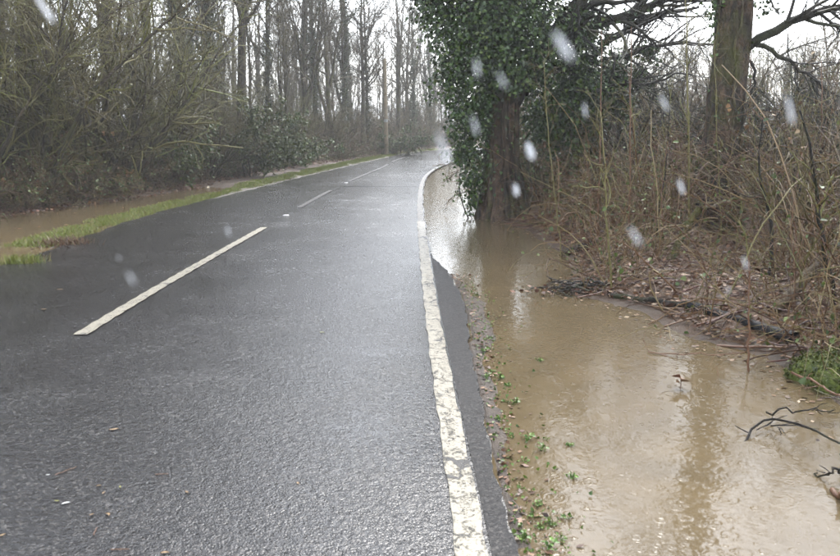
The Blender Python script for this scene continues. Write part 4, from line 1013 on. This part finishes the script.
# a clump of dead leaves standing in the water
def leaf_sprig(u, v, lb, seed):
    g = np.random.default_rng(seed); c = np.array(G(u, v, WATER_Z)); root = bpy.data.objects.new('dead_leaf_sprig', None); col.objects.link(root); root.location = c; tag(root, lb, 'leaf sprig')
    b = Buf(); tubes(b, np.array([[0, 0, -.06], [.005, 0, .03], [.0, .0, .07]]), np.array([.003, .003, .002]), 5); link('stem', b.mesh('stem', M_rstem), root)
    for k in range(4):
        b = Buf(); a = k * 1.7 + seed; leaves(b, np.array([[0, 0, .03 + .012 * k]]), np.array([[math.cos(a), math.sin(a), .3]]), (.05, .07), g, .1, .1); link('leaf', b.mesh('leaf', M_litter), root)
leaf_sprig(680, 388, 'curled dead brown leaves standing in the open flood water', 4)
g = np.random.default_rng(18); n = 1500; q = np.array(bank)[g.integers(3, len(bank) - 3, n)]; q = q + g.normal(size=(n, 2)) * np.array([.45, .45]); dsh = sdf(RIGHT_POOL, q[:, 0], q[:, 1]); q = q[(dsh < -.02) & (dsh > -.35) & (g.random(n) < np.exp(dsh * 4))]
b = Buf(); small_leaves(b, np.stack([q[:, 0], q[:, 1], np.full(len(q), WATER_Z + .004)], -1), (.015, .06), g, .93); link('floating_debris', b.mesh('floating_debris', M_litter, False), kind='stuff', label='dead leaf bits floating along the right shore', cat='debris')
g = np.random.default_rng(19); n = 1600; q = np.stack([g.uniform(-11, -4.9, n), g.uniform(8, 22, n)], -1); dsh = sdf(LEFT_POOL, q[:, 0], q[:, 1]); q = q[(dsh < 0) & (g.random(n) < np.exp(dsh * 1.6))]
b = Buf(); small_leaves(b, np.stack([q[:, 0], q[:, 1], np.full(len(q), WATER_Z + .005)], -1), (.03, .10), g, .93); link('floating_debris', b.mesh('floating_debris', M_litter, False), kind='stuff', label='dead leaf bits floating on the left puddle', cat='debris')
# litter on the road
M_tan = mat_plain('dead_leaf', (.20, .12, .06), (.36, .25, .13), 60., .5); M_pale = mat_plain('pale_scrap', (.6, .6, .58), (.75, .75, .72), 40., .5); M_lgreen = mat_plain('yellow_green_leaf', (.22, .22, .05), (.30, .28, .08), 60., .5)
def road_leaf(u, v, ln, ang, mat, lb, cat='leaf', name='fallen_leaf'):
    x, y, _ = G(u, v); g = np.random.default_rng(int(u * 7 + v)); t = np.linspace(0, 1, 6)
    w = ln * .17 * np.sin(t * math.pi) ** .8 + .0005; cx = (t - .5) * ln; bend = .12 * ln * np.sin(t * math.pi) * g.normal()
    V = np.concatenate([np.stack([cx, bend + w, .004 + .10 * w], -1), np.stack([cx, bend, np.full(6, .0015)], -1), np.stack([cx, bend - w, .004 + .16 * w], -1)])
    q = np.array([[r * 6 + i, r * 6 + i + 1, r * 6 + 7 + i, r * 6 + 6 + i] for r in range(2) for i in range(5)])
    o = link(name, mesh_quads(name, V, q, mat), loc=(x, y, float(road_z(np.array([x]), np.array([y]))[0]) + .0055), label=lb, cat=cat); o.rotation_euler = (0, 0, ang)
def road_twig(u, v, ln, ang, lb):
    x, y, _ = G(u, v); g = np.random.default_rng(int(u + v)); b = Buf(); q = np.stack([np.linspace(-.5, .5, 7) * ln, g.normal(size=7) * ln * .025, np.full(7, .003)], -1); tubes(b, q[None], np.linspace(.0026, .0016, 7)[None], 5)
    o = link('fallen_twig', b.mesh('fallen_twig', M_rstem), loc=(x, y, float(road_z(np.array([x]), np.array([y]))[0]) + .006), label=lb, cat='twig'); o.rotation_euler = (0, 0, ang)
road_leaf(114, 430.5, .05, .3, M_tan, 'curved tan leaf alone on the dark asphalt, left lane middle')
road_leaf(66, 504.5, .035, .5, M_pale, 'small white scrap lying on the road near the bottom left', 'scrap', 'paper_scrap')
road_leaf(57, 502, .022, 0, M_lgreen, 'tiny yellow-green leaf beside the white scrap')
road_leaf(107, 516, .03, -.7, M_tan, 'brown pointed leaf right of the white scrap')
road_leaf(92, 516, .02, 1., M_tan, 'tan leaf fragment just right of the white scrap')
road_leaf(99, 487, .022, .4, M_tan, 'upper one of two tan leaf bits above the white scrap')
road_leaf(104, 494, .022, 1.4, M_tan, 'lower one of two tan leaf bits above the white scrap')
road_leaf(120, 488, .02, 2., M_lgreen, 'dull yellow leaf bit right of the two tan bits')
road_leaf(187, 493, .025, 2.4, M_tan, 'tan leaf sliver between the lanes near the bottom')
road_leaf(165, 554, .035, .1, M_tan, 'brown leaf at the very bottom edge of the road')
road_leaf(2, 537, .03, .9, M_tan, 'orange-brown leaf at the bottom left corner')
road_leaf(44, 310, .05, .1, M_tan, 'orange leaf in the left lane near the left border')
road_leaf(60, 290, .06, .2, M_tan, 'brown leaf in the left lane beyond the orange leaf')
road_leaf(322, 333, .04, .0, M_lgreen, 'small greenish leaf in the middle of the right lane')
road_leaf(298, 484, .025, 2.0, M_tan, 'pale leaf fleck low in the right lane')
road_leaf(48, 476, .018, .4, M_pale, 'pale fleck on the asphalt above the reddish twig', 'scrap', 'paper_scrap')
road_twig(66, 472, .11, 1.0, 'reddish twig slanting on the asphalt at lower left')
road_twig(95, 533, .06, 1.7, 'short brown twig below the brown pointed leaf')
road_twig(120, 551, .07, .05, 'flat-lying twig at the bottom edge of the road')
road_twig(162, 475, .06, .1, 'faint brown twig level with the slanting reddish twig')
# cat's eyes
M_stud = mat_plain('stud_casting', (.32, .32, .31), (.45, .45, .44), 30., .35, .1, .002); M_lens = mat_plain('stud_glass', (.75, .77, .8), (.85, .87, .9), 30., .1, .0, .001)
def stud(u, v, lb):
    y = G(u, v)[1]; x = float(xC(y)); z = float(road_z(np.array([x]), np.array([y]))[0]) + .005
    root = bpy.data.objects.new('road_stud', None); col.objects.link(root); root.location = (x, y, z); tag(root, lb, 'road stud', 'road studs on the centre line')
    prof = [(.05, .045, 0), (.046, .04, .006), (.034, .032, .010), (.03, .026, .011)]
    V = []; 
    for a, b_, h in prof: V += [(-a, -b_, h), (a, -b_, h), (a, b_, h), (-a, b_, h)]
    q = [[i * 4 + j, i * 4 + (j + 1) % 4, i * 4 + 4 + (j + 1) % 4, i * 4 + 4 + j] for i in range(3) for j in range(4)] + [[12, 13, 14, 15]]
    link('casting', mesh_quads('casting', np.array(V), np.array(q), M_stud, False), root)
    for s in (-1, 1):
        b = Buf(); t = np.linspace(0, 1, 4); tubes(b, np.stack([np.full(4, s * .025), -.041 + .02 * t, .005 + .003 * t], -1), .005 * np.array([.6, 1, 1, .6]), 8); link('lens', b.mesh('lens', M_lens), root)
    nest(root, 'casting', ('lens',))
stud(283, 215.5, 'white road stud just beyond the long centre dash'); stud(346, 183, 'middle one of the three white road studs'); stud(380, 169, 'farthest white road stud, nearest the bend'); 

# ------------------------------------------------------------------ falling sleet drops
def sleet():
    m = NT('wet_sleet'); m.b.inputs['Base Color'].default_value = (.86, .88, .92, 1); m.b.inputs['Roughness'].default_value = .25
    m.b.inputs['Subsurface Weight'].default_value = .0; m.b.inputs['Alpha'].default_value = .5; M = m.done()
    k, s = 9, 10; t = np.linspace(0, 1, k); a = np.arange(s) / s * 2 * math.pi
    r = np.sqrt(np.clip(1 - (2 * t - 1) ** 2, 0, 1)) * (1.12 - .45 * t) * .5 + .002
    V = np.stack([r[:, None] * np.cos(a), r[:, None] * np.sin(a), np.repeat((t[:, None] - .5) * 3.6, s, 1)], -1).reshape(-1, 3)
    q = np.array([[i * s + j, i * s + (j + 1) % s, (i + 1) * s + (j + 1) % s, (i + 1) * s + j] for i in range(k - 1) for j in range(s)])
    me_ = mesh_quads('sleet_drop', V, q, M)
    L = [(443, 148, 11, .8, 'in front of the road bend'), (477, 68, 8, .95, 'left of the pair on the ivy, upper'), (502, 80, 9, .9, 'right of the pair on the ivy, upper'), (475, 126, 8, 1., 'below the upper pair on the ivy'),
         (563, 46, 15, .75, 'large one at the right edge of the ivy'), (530, 151, 12, 1.3, 'right of the ivy-clad trunk'), (585, 110, 6, 1.3, 'small one on the shaded shrub'), (664, 103, 10, 1.2, 'left of the mossy trunk'),
         (790, 110, 12, 1., 'right of the mossy trunk'), (635, 236, 8, .9, 'above the twig pile'), (681, 187, 7, 1.3, 'at the mossy trunk foot'), (516, 190, 10, 1.4, 'at the ivy tree foot'), (131, 278, 7, .9, 'over the left lane'),
         (228, 231, 5, 1.3, 'at the far end of the long centre dash'), (44, 8, 11, 1.1, 'at the top left'), (745, 263, 5, 1.3, 'above the pipe'), (728, 290, 4, 1.3, 'small one just above the pipe'), (119, 258, 4, 1.3, 'small one over the left lane edge')]
    for i, (u, v, w, d, lb) in enumerate(L):
        d *= .5; w *= (.56, .46, .36, .44, .55)[i % 5]; asp = (1.4, 1.2, 1.4, 1.25, 1.0, .7)[i % 6]
        a_, b_, c_ = ray(u, v); o = link('sleet_drop', me_, loc=(a_ * d, b_ * d, CAM_H + c_ * d), label='falling white sleet drop, ' + lb, cat='sleet drop', group='falling sleet drops')
        sc = w / 800. * d; o.scale = (sc * (1.5 - asp * .5), sc, sc * asp * 1.15); o.rotation_euler = (R(-4), R((-20, -8, -26, -14, -33)[i % 5]), 0)
sleet()

# ------------------------------------------------------------------ rainy air
bx0, bx1, by0, by1, bz0, bz1 = -760, 760, -150, 1300, -1.8, 24.0
V = np.array([(x, y, z) for z in (bz0, bz1) for y in (by0, by1) for x in (bx0, bx1)])
q = np.array([[0, 2, 3, 1], [4, 5, 7, 6], [0, 1, 5, 4], [2, 6, 7, 3], [0, 4, 6, 2], [1, 3, 7, 5]])
hm = bpy.data.materials.new('rain_haze'); hm.use_nodes = True; hn = hm.node_tree.nodes
hn.remove(hn['Principled BSDF']); pv = hn.new('ShaderNodeVolumePrincipled'); pv.inputs['Density'].default_value = .0018; pv.inputs['Color'].default_value = (.93, .95, .97, 1); pv.inputs['Anisotropy'].default_value = .2
hm.node_tree.links.new(pv.outputs['Volume'], hn['Material Output'].inputs['Volume'])
link('haze', mesh_quads('haze', V, q, hm, False), kind='stuff')
